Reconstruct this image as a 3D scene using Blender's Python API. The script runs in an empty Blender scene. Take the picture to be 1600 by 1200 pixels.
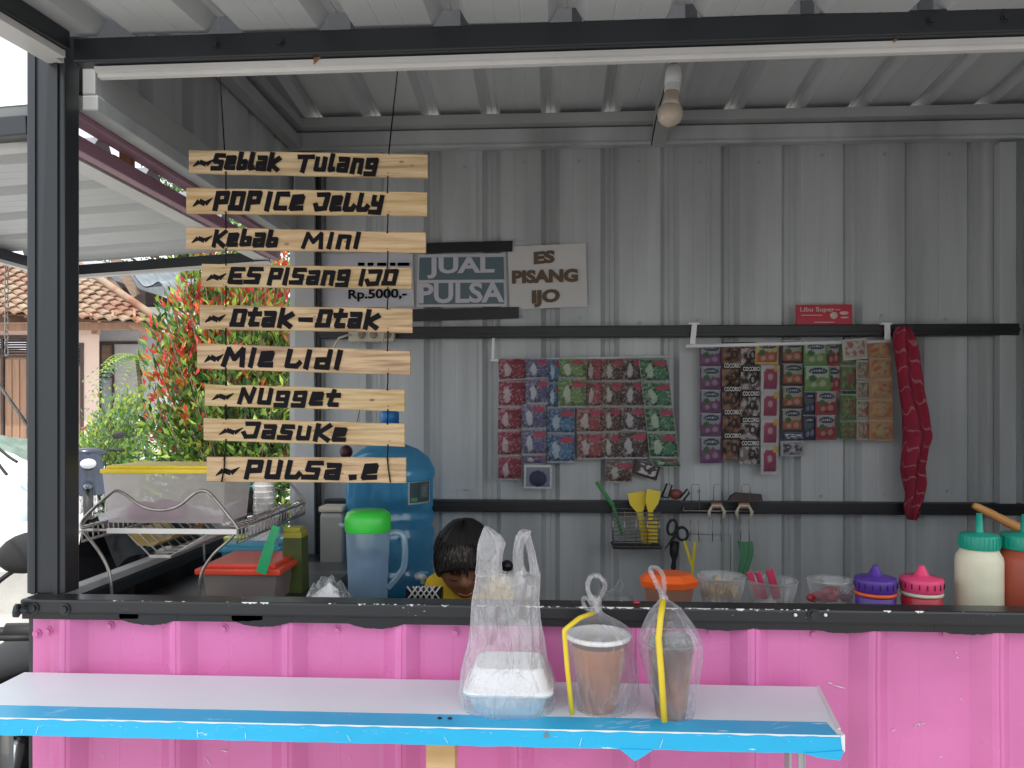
import bpy, bmesh, math, random
from math import sin, cos, pi, radians, sqrt, atan2
from mathutils import Vector, Matrix, noise
R = random.Random(7)
sc = bpy.context.scene
C = sc.collection
# ------------------------------------------------------------------ camera
TH = math.atan(62/1200); HY = 638; EYE = 1.5
cam = bpy.data.cameras.new('camera'); cam.lens = 27; cam.sensor_width = 36; cam.shift_y = (HY-600)/1600
cam.clip_start = 0.02; cam.clip_end = 500
camo = bpy.data.objects.new('camera', cam); C.objects.link(camo)
camo.location = (0, 0, EYE); camo.rotation_euler = (pi/2, 0, TH)
sc.camera = camo
# ------------------------------------------------------------------ light
SUN_EL, SUN_AZ = radians(64), radians(176)      # azimuth measured from +Y clockwise: sun stands behind the camera
w = bpy.data.worlds.new('World'); sc.world = w; w.use_nodes = True
nt = w.node_tree; bg = nt.nodes['Background']; sky = nt.nodes.new('ShaderNodeTexSky')
sky.sky_type = 'NISHITA'; sky.sun_disc = False; sky.sun_elevation = SUN_EL; sky.sun_rotation = SUN_AZ
sky.air_density = 1.0; sky.dust_density = 5.0; sky.ozone_density = 1.0
# bright thin cloud over most of the sky
_wc = nt.nodes.new('ShaderNodeTexCoord'); _wn = nt.nodes.new('ShaderNodeTexNoise'); _wn.inputs['Scale'].default_value = 2.2; _wn.inputs['Detail'].default_value = 7
_wr = nt.nodes.new('ShaderNodeValToRGB'); _wr.color_ramp.elements[0].position = .28; _wr.color_ramp.elements[1].position = .55
_wm = nt.nodes.new('ShaderNodeMix'); _wm.data_type = 'RGBA'; _wm.inputs[7].default_value = (9.0, 9.3, 9.8, 1)
nt.links.new(_wc.outputs['Generated'], _wn.inputs['Vector']); nt.links.new(_wn.outputs['Fac'], _wr.inputs[0]); nt.links.new(_wr.outputs[0], _wm.inputs[0])
nt.links.new(sky.outputs[0], _wm.inputs[6]); nt.links.new(_wm.outputs[2], bg.inputs[0]); bg.inputs[1].default_value = 0.13
sl = bpy.data.lights.new('sun', 'SUN'); sl.energy = 2.4; sl.angle = radians(0.6); sl.color = (1, .97, .92)
so = bpy.data.objects.new('sun', sl); C.objects.link(so)
sd = Vector((sin(SUN_AZ)*cos(SUN_EL), cos(SUN_AZ)*cos(SUN_EL), sin(SUN_EL)))
so.rotation_euler = sd.to_track_quat('Z', 'Y').to_euler(); so.location = (0, -3, 8)
sc.view_settings.view_transform = 'Standard'; sc.view_settings.look = 'None'
sc.view_settings.exposure = 0.66; sc.view_settings.gamma = 1
sc.render.engine = 'CYCLES'
sc.cycles.max_bounces = 10; sc.cycles.diffuse_bounces = 6; sc.cycles.transparent_max_bounces = 24

# ------------------------------------------------------------------ helpers
def at(u, v, Y):
    a = (u-800)/1200; b = (HY-v)/1200
    dx = a*cos(TH)-sin(TH); dy = a*sin(TH)+cos(TH); t = Y/dy
    return Vector((dx*t, Y, EYE+b*t))
def px(u, Y): return at(u, 600, Y).x
def pz(u, v, Y): return at(u, v, Y).z
W = {}
class MB:
    def __init__(s): s.v = []; s.f = []; s.m = []; s.sm = []; s.col = None
    def add(s, vs, fs, mi=0, smooth=False):
        o = len(s.v); s.v += [Vector(p) for p in vs]
        for f in fs: s.f.append([i+o for i in f]); s.m.append(mi); s.sm.append(smooth)
        return s
    def box(s, a, b, mi=0, bev=0.0):
        x0, x1 = sorted((a[0], b[0])); y0, y1 = sorted((a[1], b[1])); z0, z1 = sorted((a[2], b[2]))
        s.obox(Vector(((x0+x1)/2, (y0+y1)/2, (z0+z1)/2)), Vector((x1-x0, 0, 0)), Vector((0, y1-y0, 0)), Vector((0, 0, z1-z0)), mi, bev)
        return s
    def obox(s, c, ex, ey, ez, mi=0, bev=0.0):
        c = Vector(c); ex = Vector(ex)/2; ey = Vector(ey)/2; ez = Vector(ez)/2
        if bev <= 0:
            vs = [c+ex*i+ey*j+ez*k for k in (-1, 1) for j in (-1, 1) for i in (-1, 1)]
            s.add(vs, [(0, 2, 3, 1), (4, 5, 7, 6), (0, 1, 5, 4), (2, 6, 7, 3), (0, 4, 6, 2), (1, 3, 7, 5)], mi)
        else:
            bm = bmesh.new(); bmesh.ops.create_cube(bm, size=2)
            lx, ly, lz = ex.length, ey.length, ez.length
            for q in bm.verts: q.co = Vector((q.co.x*lx, q.co.y*ly, q.co.z*lz))
            bmesh.ops.bevel(bm, geom=list(bm.edges), offset=min(bev, lx*.9, ly*.9, lz*.9), segments=2, affect='EDGES', profile=.6)
            X, Y_, Z = ex.normalized(), ey.normalized(), ez.normalized()
            bm.verts.index_update()
            s.add([c+X*q.co.x+Y_*q.co.y+Z*q.co.z for q in bm.verts], [[q.index for q in f.verts] for f in bm.faces], mi, False)
            bm.free()
        return s
    def beam(s, p, q, wd, ht, mi=0, up=Vector((0, 0, 1)), bev=0.0):
        p = Vector(p); q = Vector(q); d = q-p; side = d.cross(up).normalized(); u2 = side.cross(d).normalized()
        return s.obox((p+q)/2, d, side*wd, u2*ht, mi, bev)
    def tube(s, pts, r, seg=8, mi=0, cap=True, smooth=True, flat=1.0):
        pts = [Vector(p) for p in pts]; n = len(pts)
        rs = r if isinstance(r, (list, tuple)) else [r]*n
        vs = []; last = None
        for i, p in enumerate(pts):
            d = (pts[min(i+1, n-1)]-pts[max(i-1, 0)])
            if d.length < 1e-9: d = Vector((0, 0, 1))
            d.normalize()
            if last is None:
                a = d.orthogonal().normalized()
            else:
                a = last-d*last.dot(d); a = a.normalized() if a.length > 1e-6 else d.orthogonal().normalized()
            last = a; b = d.cross(a)
            for k in range(seg):
                t = 2*pi*k/seg; vs.append(p+a*cos(t)*rs[i]+b*sin(t)*rs[i]*flat)
        fs = [(i*seg+k, i*seg+(k+1) % seg, (i+1)*seg+(k+1) % seg, (i+1)*seg+k) for i in range(n-1) for k in range(seg)]
        if cap: fs += [list(range(seg))[::-1], [(n-1)*seg+k for k in range(seg)]]
        return s.add(vs, fs, mi, smooth)
    def lathe(s, c, prof, seg=32, mi=0, smooth=True, capb=True, capt=True, mis=None):
        c = Vector(c); vs = []; n = len(prof)
        for (r, z) in prof:
            for k in range(seg): t = 2*pi*k/seg; vs.append(c+Vector((r*cos(t), r*sin(t), z)))
        for i in range(n-1):
            pass
        o = len(s.v); s.v += vs
        for i in range(n-1):
            for k in range(seg):
                s.f.append([o+i*seg+k, o+i*seg+(k+1) % seg, o+(i+1)*seg+(k+1) % seg, o+(i+1)*seg+k]); s.m.append(mis[i] if mis else mi); s.sm.append(smooth)
        if capb and prof[0][0] > 1e-5: s.f.append([o+k for k in range(seg)][::-1]); s.m.append(mis[0] if mis else mi); s.sm.append(False)
        if capt and prof[-1][0] > 1e-5: s.f.append([o+(n-1)*seg+k for k in range(seg)]); s.m.append(mis[-1] if mis else mi); s.sm.append(False)
        return s
    def grid(s, fn, nu, nv, mi=0, smooth=True, wrap=False):
        o = len(s.v); cu = nu if wrap else nu+1
        for j in range(nv+1):
            for i in range(cu): s.v.append(Vector(fn(i/nu, j/nv)))
        for j in range(nv):
            for i in range(nu):
                i2 = (i+1) % cu if wrap else i+1
                s.f.append([o+j*cu+i, o+j*cu+i2, o+(j+1)*cu+i2, o+(j+1)*cu+i]); s.m.append(mi(i/nu, j/nv) if callable(mi) else mi); s.sm.append(smooth)
        return s
    def ell(s, c, rx, ry, rz, seg=16, rings=10, mi=0, rot=None):
        def fn(a, b):
            t = 2*pi*a; p = pi*(b-.5); q = Vector((rx*cos(p)*cos(t), ry*cos(p)*sin(t), rz*sin(p)))
            if rot: q = rot @ q
            return Vector(c)+q
        return s.grid(fn, seg, rings, mi, True, True)
    def merge(s, o):
        k = len(s.v); s.v += o.v
        for f, m, sm in zip(o.f, o.m, o.sm): s.f.append([i+k for i in f]); s.m.append(m); s.sm.append(sm)
        return s
    def poly(s, pts, n, th, mi=0):
        pts = [Vector(p) for p in pts]; n = Vector(n)*th; k = len(pts)
        s.add(pts+[p+n for p in pts], [list(range(k))[::-1], [k+i for i in range(k)]]+[(i, (i+1) % k, k+(i+1) % k, k+i) for i in range(k)], mi)
        return s
def mk(name, mb, mats, parent=None, org=None):
    me = bpy.data.meshes.new(name)
    if parent is not None: org = W[parent]
    elif org is None:
        xs = [p.x for p in mb.v]; ys = [p.y for p in mb.v]; zs = [p.z for p in mb.v]
        org = Vector(((min(xs)+max(xs))/2, (min(ys)+max(ys))/2, min(zs)))
    me.from_pydata([p-org for p in mb.v], [], mb.f)
    for m in (mats if isinstance(mats, (list, tuple)) else [mats]): me.materials.append(m)
    me.polygons.foreach_set('material_index', mb.m); me.polygons.foreach_set('use_smooth', mb.sm)
    if mb.col:
        ca = me.color_attributes.new('Col', 'FLOAT_COLOR', 'POINT')
        ca.data.foreach_set('color', [x for c in mb.col for x in (c[0], c[1], c[2], 1)])
    me.update()
    o = bpy.data.objects.new(name, me); C.objects.link(o)
    if parent is None: o.location = org
    else: o.parent = parent
    W[o] = org
    return o
def tag(o, label, cat, group=None, kind=None):
    if label: o['label'] = label
    if cat: o['category'] = cat
    if group: o['group'] = group
    if kind: o['kind'] = kind
    return o
def thing(name, label, cat, loc, group=None):
    o = bpy.data.objects.new(name, None); C.objects.link(o); o.location = loc; o.empty_display_size = .05
    W[o] = Vector(loc); return tag(o, label, cat, group)
def P(name, mb, mats, parent, label=None):
    o = mk(name, mb, mats, parent)
    if label: o['label'] = label
    return o
def solo(name, mb, mats, label, cat, group=None, kind=None): return tag(mk(name, mb, mats), label, cat, group, kind)
# text from the built-in font, as mesh
_tc = {}
def text_geo(s, bold=0.0, space=1.0):
    k = (s, bold, space)
    if k in _tc: return _tc[k]
    cu = bpy.data.curves.new('t', 'FONT'); cu.body = s; cu.size = 1; cu.offset = bold; cu.resolution_u = 3; cu.space_character = space
    o = bpy.data.objects.new('t', cu); C.objects.link(o)
    dg = bpy.context.evaluated_depsgraph_get(); me = bpy.data.meshes.new_from_object(o.evaluated_get(dg))
    vs = [v.co.copy() for v in me.vertices]; fs = [list(p.vertices) for p in me.polygons]
    bpy.data.objects.remove(o); bpy.data.curves.remove(cu); bpy.data.meshes.remove(me)
    x0 = min(v.x for v in vs); x1 = max(v.x for v in vs); y0 = min(v.y for v in vs); y1 = max(v.y for v in vs)
    r = ([((v.x-x0)/(x1-x0), (v.y-y0)/(y1-y0)) for v in vs], fs); _tc[k] = r; return r
def text_on(mb, s, p0, right, up, off=Vector((0, -.0008, 0)), mi=0, bold=0.0, space=1.0):
    vs, fs = text_geo(s, bold, space); p0 = Vector(p0)
    mb.add([p0+Vector(right)*a+Vector(up)*b+off for a, b in vs], fs, mi)
# ------------------------------------------------------------------ materials
def lin(c): return tuple((x/255/12.92 if x/255 <= .04045 else ((x/255+.055)/1.055)**2.4) for x in c)
def mat(name, col, rough=.5, metal=0.0, var=.12, vs=6.0, bump=0.0, bs=40.0, stretch=(1, 1, 1), col2=None, thr=None, spec=.5, coat=0.0, trans=0.0):
    m = bpy.data.materials.new(name); m.use_nodes = True; t = m.node_tree; N = t.nodes; L = t.links
    b = N['Principled BSDF']; b.inputs['Roughness'].default_value = rough; b.inputs['Metallic'].default_value = metal
    b.inputs['Specular IOR Level'].default_value = spec; b.inputs['Coat Weight'].default_value = coat
    b.inputs['Transmission Weight'].default_value = trans
    tc = N.new('ShaderNodeTexCoord'); mp = N.new('ShaderNodeMapping'); mp.inputs['Scale'].default_value = stretch
    L.new(tc.outputs['Object'], mp.inputs[0])
    nz = N.new('ShaderNodeTexNoise'); nz.inputs['Scale'].default_value = vs; nz.inputs['Detail'].default_value = 5; L.new(mp.outputs[0], nz.inputs['Vector'])
    cr = N.new('ShaderNodeValToRGB'); L.new(nz.outputs['Fac'], cr.inputs[0])
    a = tuple(max(0, x*(1-var)) for x in col); c2 = col2 or tuple(min(1, x*(1+var)) for x in col)
    if thr: cr.color_ramp.elements[0].position = thr[0]; cr.color_ramp.elements[1].position = thr[1]; a = col
    else: cr.color_ramp.elements[0].position = .3; cr.color_ramp.elements[1].position = .7
    cr.color_ramp.elements[0].color = (*a, 1); cr.color_ramp.elements[1].color = (*c2, 1)
    L.new(cr.outputs[0], b.inputs['Base Color'])
    rr = N.new('ShaderNodeMapRange'); rr.inputs[3].default_value = max(0, rough-.08); rr.inputs[4].default_value = min(1, rough+.1)
    L.new(nz.outputs['Fac'], rr.inputs[0]); L.new(rr.outputs[0], b.inputs['Roughness'])
    if bump:
        n2 = N.new('ShaderNodeTexNoise'); n2.inputs['Scale'].default_value = bs; n2.inputs['Detail'].default_value = 4; L.new(mp.outputs[0], n2.inputs['Vector'])
        bp = N.new('ShaderNodeBump'); bp.inputs['Strength'].default_value = bump; bp.inputs['Distance'].default_value = .01
        L.new(n2.outputs['Fac'], bp.inputs['Height']); L.new(bp.outputs[0], b.inputs['Normal'])
    return m
def scuffed(name, col, under, rough, scale=14, thr=.72, stretch=(1, 1, 1), var=.08, bmp=(.05, 8)):
    # paint with scratches and chips that show the metal underneath
    m = mat(name, col, rough, var=var, vs=3, bump=bmp[0], bs=bmp[1])
    t = m.node_tree; N = t.nodes; L = t.links; b = N['Principled BSDF']
    src = b.inputs['Base Color'].links[0].from_socket
    tc = N.new('ShaderNodeTexCoord'); mp = N.new('ShaderNodeMapping'); mp.inputs['Scale'].default_value = stretch; L.new(tc.outputs['Object'], mp.inputs[0])
    n = N.new('ShaderNodeTexNoise'); n.inputs['Scale'].default_value = scale; n.inputs['Detail'].default_value = 8; n.inputs['Roughness'].default_value = .65; L.new(mp.outputs[0], n.inputs['Vector'])
    cr = N.new('ShaderNodeValToRGB'); cr.color_ramp.elements[0].position = thr; cr.color_ramp.elements[1].position = thr+.015; L.new(n.outputs['Fac'], cr.inputs[0])
    mx = N.new('ShaderNodeMix'); mx.data_type = 'RGBA'; L.new(cr.outputs[0], mx.inputs[0]); L.new(src, mx.inputs[6]); mx.inputs[7].default_value = (*under, 1)
    L.new(mx.outputs[2], b.inputs['Base Color'])
    return m
def film(name, tint=(1, 1, 1), lo=.12, hi=.6, gl=.12, diff=(.9, .9, .92), scale=9, stretch=(1, 1, .35), rough=.15, bump=.4, crease=0.0):
    # thin plastic film: see-through, milky towards its edges and along its wrinkles
    m = bpy.data.materials.new(name); m.use_nodes = True; t = m.node_tree; N = t.nodes; L = t.links
    for n in list(N):
        if n.type != 'OUTPUT_MATERIAL': N.remove(n)
    out = N['Material Output']
    tr = N.new('ShaderNodeBsdfTransparent'); tr.inputs[0].default_value = (*tint, 1)
    df = N.new('ShaderNodeBsdfDiffuse'); df.inputs[0].default_value = (*diff, 1)
    tl = N.new('ShaderNodeBsdfTranslucent'); tl.inputs[0].default_value = (*diff, 1)
    g = N.new('ShaderNodeBsdfGlossy'); g.inputs['Roughness'].default_value = rough
    tc = N.new('ShaderNodeTexCoord'); mp = N.new('ShaderNodeMapping'); mp.inputs['Scale'].default_value = stretch; L.new(tc.outputs['Object'], mp.inputs[0])
    nz = N.new('ShaderNodeTexNoise'); nz.inputs['Scale'].default_value = scale; nz.inputs['Detail'].default_value = 6; nz.inputs['Distortion'].default_value = 1.2; L.new(mp.outputs[0], nz.inputs['Vector'])
    bp = N.new('ShaderNodeBump'); bp.inputs['Strength'].default_value = bump; bp.inputs['Distance'].default_value = .02; L.new(nz.outputs['Fac'], bp.inputs['Height'])
    for n in (df, g): L.new(bp.outputs[0], n.inputs['Normal'])
    lw = N.new('ShaderNodeLayerWeight'); lw.inputs[0].default_value = .35; L.new(bp.outputs[0], lw.inputs['Normal'])
    mr = N.new('ShaderNodeMapRange'); mr.inputs[3].default_value = lo; mr.inputs[4].default_value = hi; L.new(lw.outputs['Facing'], mr.inputs[0])
    cz = N.new('ShaderNodeTexNoise'); cz.inputs['Scale'].default_value = scale*.7; cz.inputs['Detail'].default_value = 3; cz.inputs['Distortion'].default_value = .8; L.new(mp.outputs[0], cz.inputs['Vector'])
    cs = N.new('ShaderNodeMath'); cs.operation = 'SUBTRACT'; cs.inputs[1].default_value = .5; L.new(cz.outputs['Fac'], cs.inputs[0])
    ca = N.new('ShaderNodeMath'); ca.operation = 'ABSOLUTE'; L.new(cs.outputs[0], ca.inputs[0])
    cm = N.new('ShaderNodeMapRange'); cm.inputs[1].default_value = 0; cm.inputs[2].default_value = .014; cm.inputs[3].default_value = crease; cm.inputs[4].default_value = 0; L.new(ca.outputs[0], cm.inputs[0])
    cadd = N.new('ShaderNodeMath'); cadd.operation = 'ADD'; cadd.use_clamp = True; L.new(mr.outputs[0], cadd.inputs[0]); L.new(cm.outputs[0], cadd.inputs[1])
    a1 = N.new('ShaderNodeMixShader'); a1.inputs[0].default_value = .5; L.new(df.outputs[0], a1.inputs[1]); L.new(tl.outputs[0], a1.inputs[2])
    a2 = N.new('ShaderNodeMixShader'); L.new(cadd.outputs[0], a2.inputs[0]); L.new(tr.outputs[0], a2.inputs[1]); L.new(a1.outputs[0], a2.inputs[2])
    a3 = N.new('ShaderNodeMixShader'); a3.inputs[0].default_value = gl; L.new(a2.outputs[0], a3.inputs[1]); L.new(g.outputs[0], a3.inputs[2])
    L.new(a3.outputs[0], out.inputs[0])
    return m
def leafmat(name, col):
    m = bpy.data.materials.new(name); m.use_nodes = True; t = m.node_tree; N = t.nodes; L = t.links
    b = N['Principled BSDF']; out = N['Material Output']; b.inputs['Roughness'].default_value = .4; b.inputs['Base Color'].default_value = (*col, 1)
    oi = N.new('ShaderNodeNewGeometry'); mr = N.new('ShaderNodeMapRange'); mr.inputs[3].default_value = .65; mr.inputs[4].default_value = 1.4
    L.new(oi.outputs['Random Per Island'], mr.inputs[0])
    hs = N.new('ShaderNodeHueSaturation'); hs.inputs['Color'].default_value = (*col, 1); L.new(mr.outputs[0], hs.inputs['Value'])
    L.new(hs.outputs[0], b.inputs['Base Color'])
    tl = N.new('ShaderNodeBsdfTranslucent'); L.new(hs.outputs[0], tl.inputs[0])
    mx = N.new('ShaderNodeMixShader'); mx.inputs[0].default_value = .35; L.new(b.outputs[0], mx.inputs[1]); L.new(tl.outputs[0], mx.inputs[2]); L.new(mx.outputs[0], out.inputs[0])
    return m
M = {}
M['black'] = scuffed('black_paint', (.022, .026, .03), (.3, .3, .3), .32, 30, .76)
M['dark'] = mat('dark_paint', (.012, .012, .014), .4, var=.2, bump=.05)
M['sill'] = scuffed('chipped_black_paint', (.02, .021, .023), (.7, .7, .68), .3, 60, .69, (1, 1, 3))
M['pink'] = scuffed('pink_paint', (.68, .19, .43), (.82, .50, .68), .25, 9, .705, (1, 1, 2.0), .16, (.25, 3.5))
M['pinkd'] = mat('faded_pink_paint', (.36, .19, .25), .5)
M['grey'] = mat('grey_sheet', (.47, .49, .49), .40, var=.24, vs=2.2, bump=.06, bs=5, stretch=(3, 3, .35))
M['ceil'] = mat('zinc_sheet', (.66, .68, .68), .42, var=.13, vs=2.2, bump=.06, bs=5, stretch=(3, .5, 3))
M['white_sheet'] = mat('white_sheet', (.52, .54, .54), .4, var=.08, vs=2, bump=.05, bs=5)
M['galv'] = mat('galvanised_steel', (.42, .43, .43), .45, var=.1, vs=5, bump=.03)
M['lip'] = mat('white_painted_steel', (.66, .65, .63), .45, var=.1, vs=5)
M['rust'] = mat('rust', (.28, .13, .05), .8, var=.4, vs=60)
M['wood'] = mat('pine_post', (.50, .31, .13), .6, var=0, vs=5, bump=.15, bs=20, stretch=(1.2, 8, 12), col2=(.68, .47, .24), thr=(.3, .7))
M['knot'] = mat('knot_wood', (.30, .17, .08), .6, var=.3, vs=30)
M['ink'] = mat('black_ink', (.007, .006, .008), .7, var=.3, vs=30, spec=.15)
M['tabw'] = scuffed('white_laminate', (.80, .86, .89), (.50, .48, .45), .33, 30, .745, (.5, 2, 1), .05)
M['blue'] = scuffed('blue_tape', (.02, .46, .78), (.62, .85, .92), .3, 22, .66, (.6, 5, 3))
M['white'] = mat('white_plastic', (.8, .8, .79), .4, var=.04)
M['foam'] = mat('white_foam', (.86, .87, .87), .6, var=.03, vs=60, bump=.04, bs=200)
M['foamb'] = mat('foam_base', (.70, .82, .86), .6, var=.03, vs=60, bump=.04, bs=200)
M['yellow'] = mat('yellow_plastic', (.80, .60, .03), .35, var=.06)
M['steel'] = mat('steel_wire', (.35, .33, .31), .32, metal=.8, var=.25, vs=60)
M['orange'] = mat('orange_plastic', (.85, .13, .02), .35, var=.06)
M['red'] = mat('red_plastic', (.55, .03, .05), .35, var=.1)
M['teal'] = mat('teal_plastic', (.01, .33, .23), .35, var=.06)
M['purple'] = mat('purple_plastic', (.09, .035, .30), .35, var=.06)
M['hotpink'] = mat('hot_pink_plastic', (.85, .07, .20), .35, var=.06)
M['gallon'] = film('blue_water_jug', (.45, .8, 1), .42, .85, .08, (.12, .44, .66), 3, (1, 1, 2), .12, .02)
M['cream'] = mat('mayonnaise_plastic', (.72, .70, .52), .4, var=.08, vs=15)
M['sauce'] = mat('chili_sauce_plastic', (.38, .07, .035), .4, var=.12, vs=15)
M['cocoa'] = mat('milky_chocolate_drink', (.44, .18, .09), .4, var=.14, vs=25)
M['cocoad'] = mat('dark_chocolate_drink', (.10, .045, .035), .35, var=0, vs=14, stretch=(1, 1, .5), col2=(.36, .16, .09), thr=(.42, .62))
M['paper'] = mat('paper', (.62, .60, .58), .7, var=.06, vs=6, bump=.1, bs=12)
M['paperw'] = mat('laminated_paper', (.56, .55, .59), .3, var=.06, vs=6, bump=.15, bs=10)
M['slate'] = mat('slate_print', (.10, .15, .17), .35, var=.1)
M['brown'] = mat('brown_print', (.12, .075, .04), .6, var=.1)
M['skin'] = mat('skin', (.26, .115, .065), .5, var=.08, vs=10)
M['hair'] = mat('black_hair', (.010, .007, .006), .62, var=.5, vs=30, bump=.6, bs=60, stretch=(6, 6, .6))
M['shirt'] = mat('yellow_shirt', (.80, .52, .02), .8, var=.1, bump=.2, bs=60)
M['frost'] = film('frosted_plastic', (1, 1, 1), .5, .8, .04, (.76, .72, .74), 4, (1, 1, 1), .45, 0)
M['clear'] = film('clear_plastic', (1, 1, 1), .07, .55, .10, (.8, .82, .82), 6, (1, 1, 1), .08, .1)
M['bag'] = film('carrier_bag_film', (1, 1, 1), .09, .60, .17, (.92, .91, .94), 22, (1, 1, .25), .16, .9, crease=.14)
M['bag2'] = film('clear_bag_film', (1, 1, 1), .02, .36, .12, (.88, .86, .92), 18, (1, 1, .35), .1, .8, crease=.20)
M['cupclear'] = film('cup_plastic', (1, 1, 1), .02, .25, .06, (.8, .8, .8), 4, (1, 1, 1), .1, 0)
M['pitch'] = film('pitcher_plastic', (.85, .92, 1), .36, .8, .08, (.46, .62, .72), 4, (1, 1, 1), .15, .05)
M['limelid'] = mat('green_lid', (.04, .55, .05), .3, var=.06)
M['socket'] = mat('cream_plastic', (.55, .51, .40), .5, var=.1, vs=20)
M['concrete'] = mat('concrete', (.40, .39, .36), .9, var=.18, vs=3, bump=.3, bs=30)
M['sand'] = mat('sandy_ground', (.38, .37, .35), .95, var=.18, vs=2, bump=.4, bs=25)
M['tile'] = mat('clay_tile', (.23, .10, .06), .85, var=0, vs=1.6, bump=.3, bs=30, col2=(.34, .27, .19), thr=(.35, .65))
M['wallp'] = mat('peach_plaster', (.74, .56, .47), .9, var=.06, vs=2, bump=.1, bs=20)
M['wallg'] = mat('grey_blue_wall', (.50, .53, .56), .85, var=.12, vs=2, bump=.1, bs=20)
M['doorw'] = mat('brown_door_wood', (.33, .19, .12), .6, var=.2, vs=3, stretch=(8, 8, .6))
M['darkw'] = mat('dark_wood', (.07, .05, .045), .7, var=.2, vs=5)
M['oldw'] = mat('weathered_plank', (.26, .20, .15), .85, var=.25, vs=4, stretch=(1, 1, 5))
M['tarpw'] = mat('white_tarp', (.78, .79, .80), .4, var=.06, vs=3, bump=.5, bs=5)
M['tarpg'] = mat('green_tarp', (.16, .22, .18), .7, var=.25, vs=5, bump=.6, bs=8)
M['rubber'] = mat('black_rubber', (.015, .015, .015), .6, var=.2)
M['bikeb'] = mat('black_gloss_plastic', (.018, .016, .022), .15, var=.2, coat=.5)
M['bikeblue'] = mat('dark_blue_gloss', (.014, .022, .045), .2, var=.2, coat=.5)
M['chrome'] = mat('chrome', (.6, .6, .6), .15, metal=1, var=.1)
M['bark'] = mat('bark', (.12, .08, .05), .9, var=.3, vs=20)
for k, c in dict(lg=(.09, .20, .035), ld=(.025, .085, .02), ll=(.30, .42, .06), lr=(.62, .05, .04), lo=(.55, .16, .03), lp=(.14, .26, .12), lq=(.05, .12, .03)).items(): M[k] = leafmat('leaf_'+k, c)
# ------------------------------------------------------------------ corrugated sheets
def corr(mb, O, U, V, Nn, width, length, phase=0.0, depth=.025, pitch=.2, mi=0, nv=10, dent=.0012, soft=False):
    O = Vector(O); U = Vector(U).normalized(); V = Vector(V); Vn = V.normalized(); Nn = Vector(Nn).normalized()
    prof = [(0, 0), (.045, 0), (.0475, .0007), (.050, 0), (.088, 0), (.0905, .0007), (.093, 0), (.136, 0), (.153, depth), (.167, depth), (.1685, depth-.002), (.170, depth), (.184, depth), (.2, 0)]
    if soft: prof = [(0, 0), (.045, 0), (.0475, .0006), (.050, 0), (.118, 0), (.127, .002), (.152, depth-.002), (.158, depth), (.1625, depth), (.164, depth-.0015), (.1655, depth), (.171, depth-.002), (.192, .002), (.2, 0)]
    xs = []; k = -2
    while True:
        for (a, n) in prof[:-1]:
            x = phase+k*pitch+a*pitch/.2
            if 0 < x < width: xs.append((x, n))
        if phase+k*pitch > width: break
        k += 1
    def nat(x):
        r = ((x-phase) % pitch)*.2/pitch
        for i in range(len(prof)-1):
            if prof[i][0] <= r <= prof[i+1][0]:
                t = (r-prof[i][0])/(prof[i+1][0]-prof[i][0]+1e-9); return prof[i][1]*(1-t)+prof[i+1][1]*t
        return 0
    xs = [(0, nat(0))]+sorted(xs)+[(width, nat(width))]
    vs = []; sd = O.x*3.1+O.z*1.7+O.y
    for j in range(nv+1):
        for (x, n) in xs:
            p = O+U*x+Vn*(length*j/nv); d = dent*noise.noise(Vector((x*5+sd, j*.9, sd)))*2
            vs.append(p+Nn*(n+d))
    m = len(xs)
    fs = [(j*m+i, j*m+i+1, (j+1)*m+i+1, (j+1)*m+i) for j in range(nv) for i in range(m-1)]
    mb.add(vs, fs, mi, False)
    # second skin so that the sheet has a thickness
    o2 = [v+Nn*.0012 for v in vs]; mb.add(o2, [f[::-1] for f in fs], mi, False)
    return mb
def bolt(mb, p, n, r=.006, mi=0):
    p = Vector(p); n = Vector(n).normalized(); mb.tube([p, p+n*.0015], r*1.5, 12, mi, smooth=False); mb.tube([p+n*.0015, p+n*.006], r, 6, mi, smooth=False)
# ------------------------------------------------------------------ setting
g = MB(); g.add([(-90, -60, 0), (90, -60, 0), (90, 140, 0), (-90, 140, 0)], [(0, 1, 2, 3)])
tag(mk('ground', g, M['sand']), None, None, None, 'structure')
fg = MB(); fg.add([(-1.0, -30, .004), (30, -30, .004), (30, 5.3, .004), (-1.0, 5.3, .004)], [(0, 1, 2, 3)]); tag(mk('bounce_cut_ground', fg, mat('dark_bounce_ground', (.22, .21, .20), .9, var=.25, vs=2, bump=.3, bs=25)), None, None, None, 'structure')  # unseen darker ground, added to cut the light bounced up under the shelf
pv = MB(); pv.add([(-70, 5.62, .02), (-.2, 5.62, .02), (-.2, 60, .02), (-70, 60, .02)], [(0, 1, 2, 3)])
yard = mat('pale_concrete_yard', (.62, .61, .58), .9, var=.06, vs=.8, bump=.15, bs=12)
tag(mk('yard_pavement', pv, yard), None, None, None, 'structure')
kb = MB()
def kf(a, b):
    x = -9+9.2*a; k = b*3
    y, z = [(5.40, 0), (5.42, .30), (5.60, .31), (5.62, .02)][int(round(k))]
    return (x, y+.02*noise.noise(Vector((x*3, k, 0))), max(0, z+(.02*noise.noise(Vector((x*4, 2, k))) if z > .1 else 0)))
kb.grid(kf, 60, 3, 0, False)
solo('concrete_kerb', kb, M['concrete'], 'low rough concrete kerb wall running behind the black front post', 'kerb')
# ------------------------------------------------------------------ the stall
YF, YB = 1.34, 2.60; XL, XR = -.90, 1.50
S = thing('food_stall', 'steel food stall with pink corrugated front and zinc interior', 'food stall', (.3, 2.0, 0))
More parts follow.
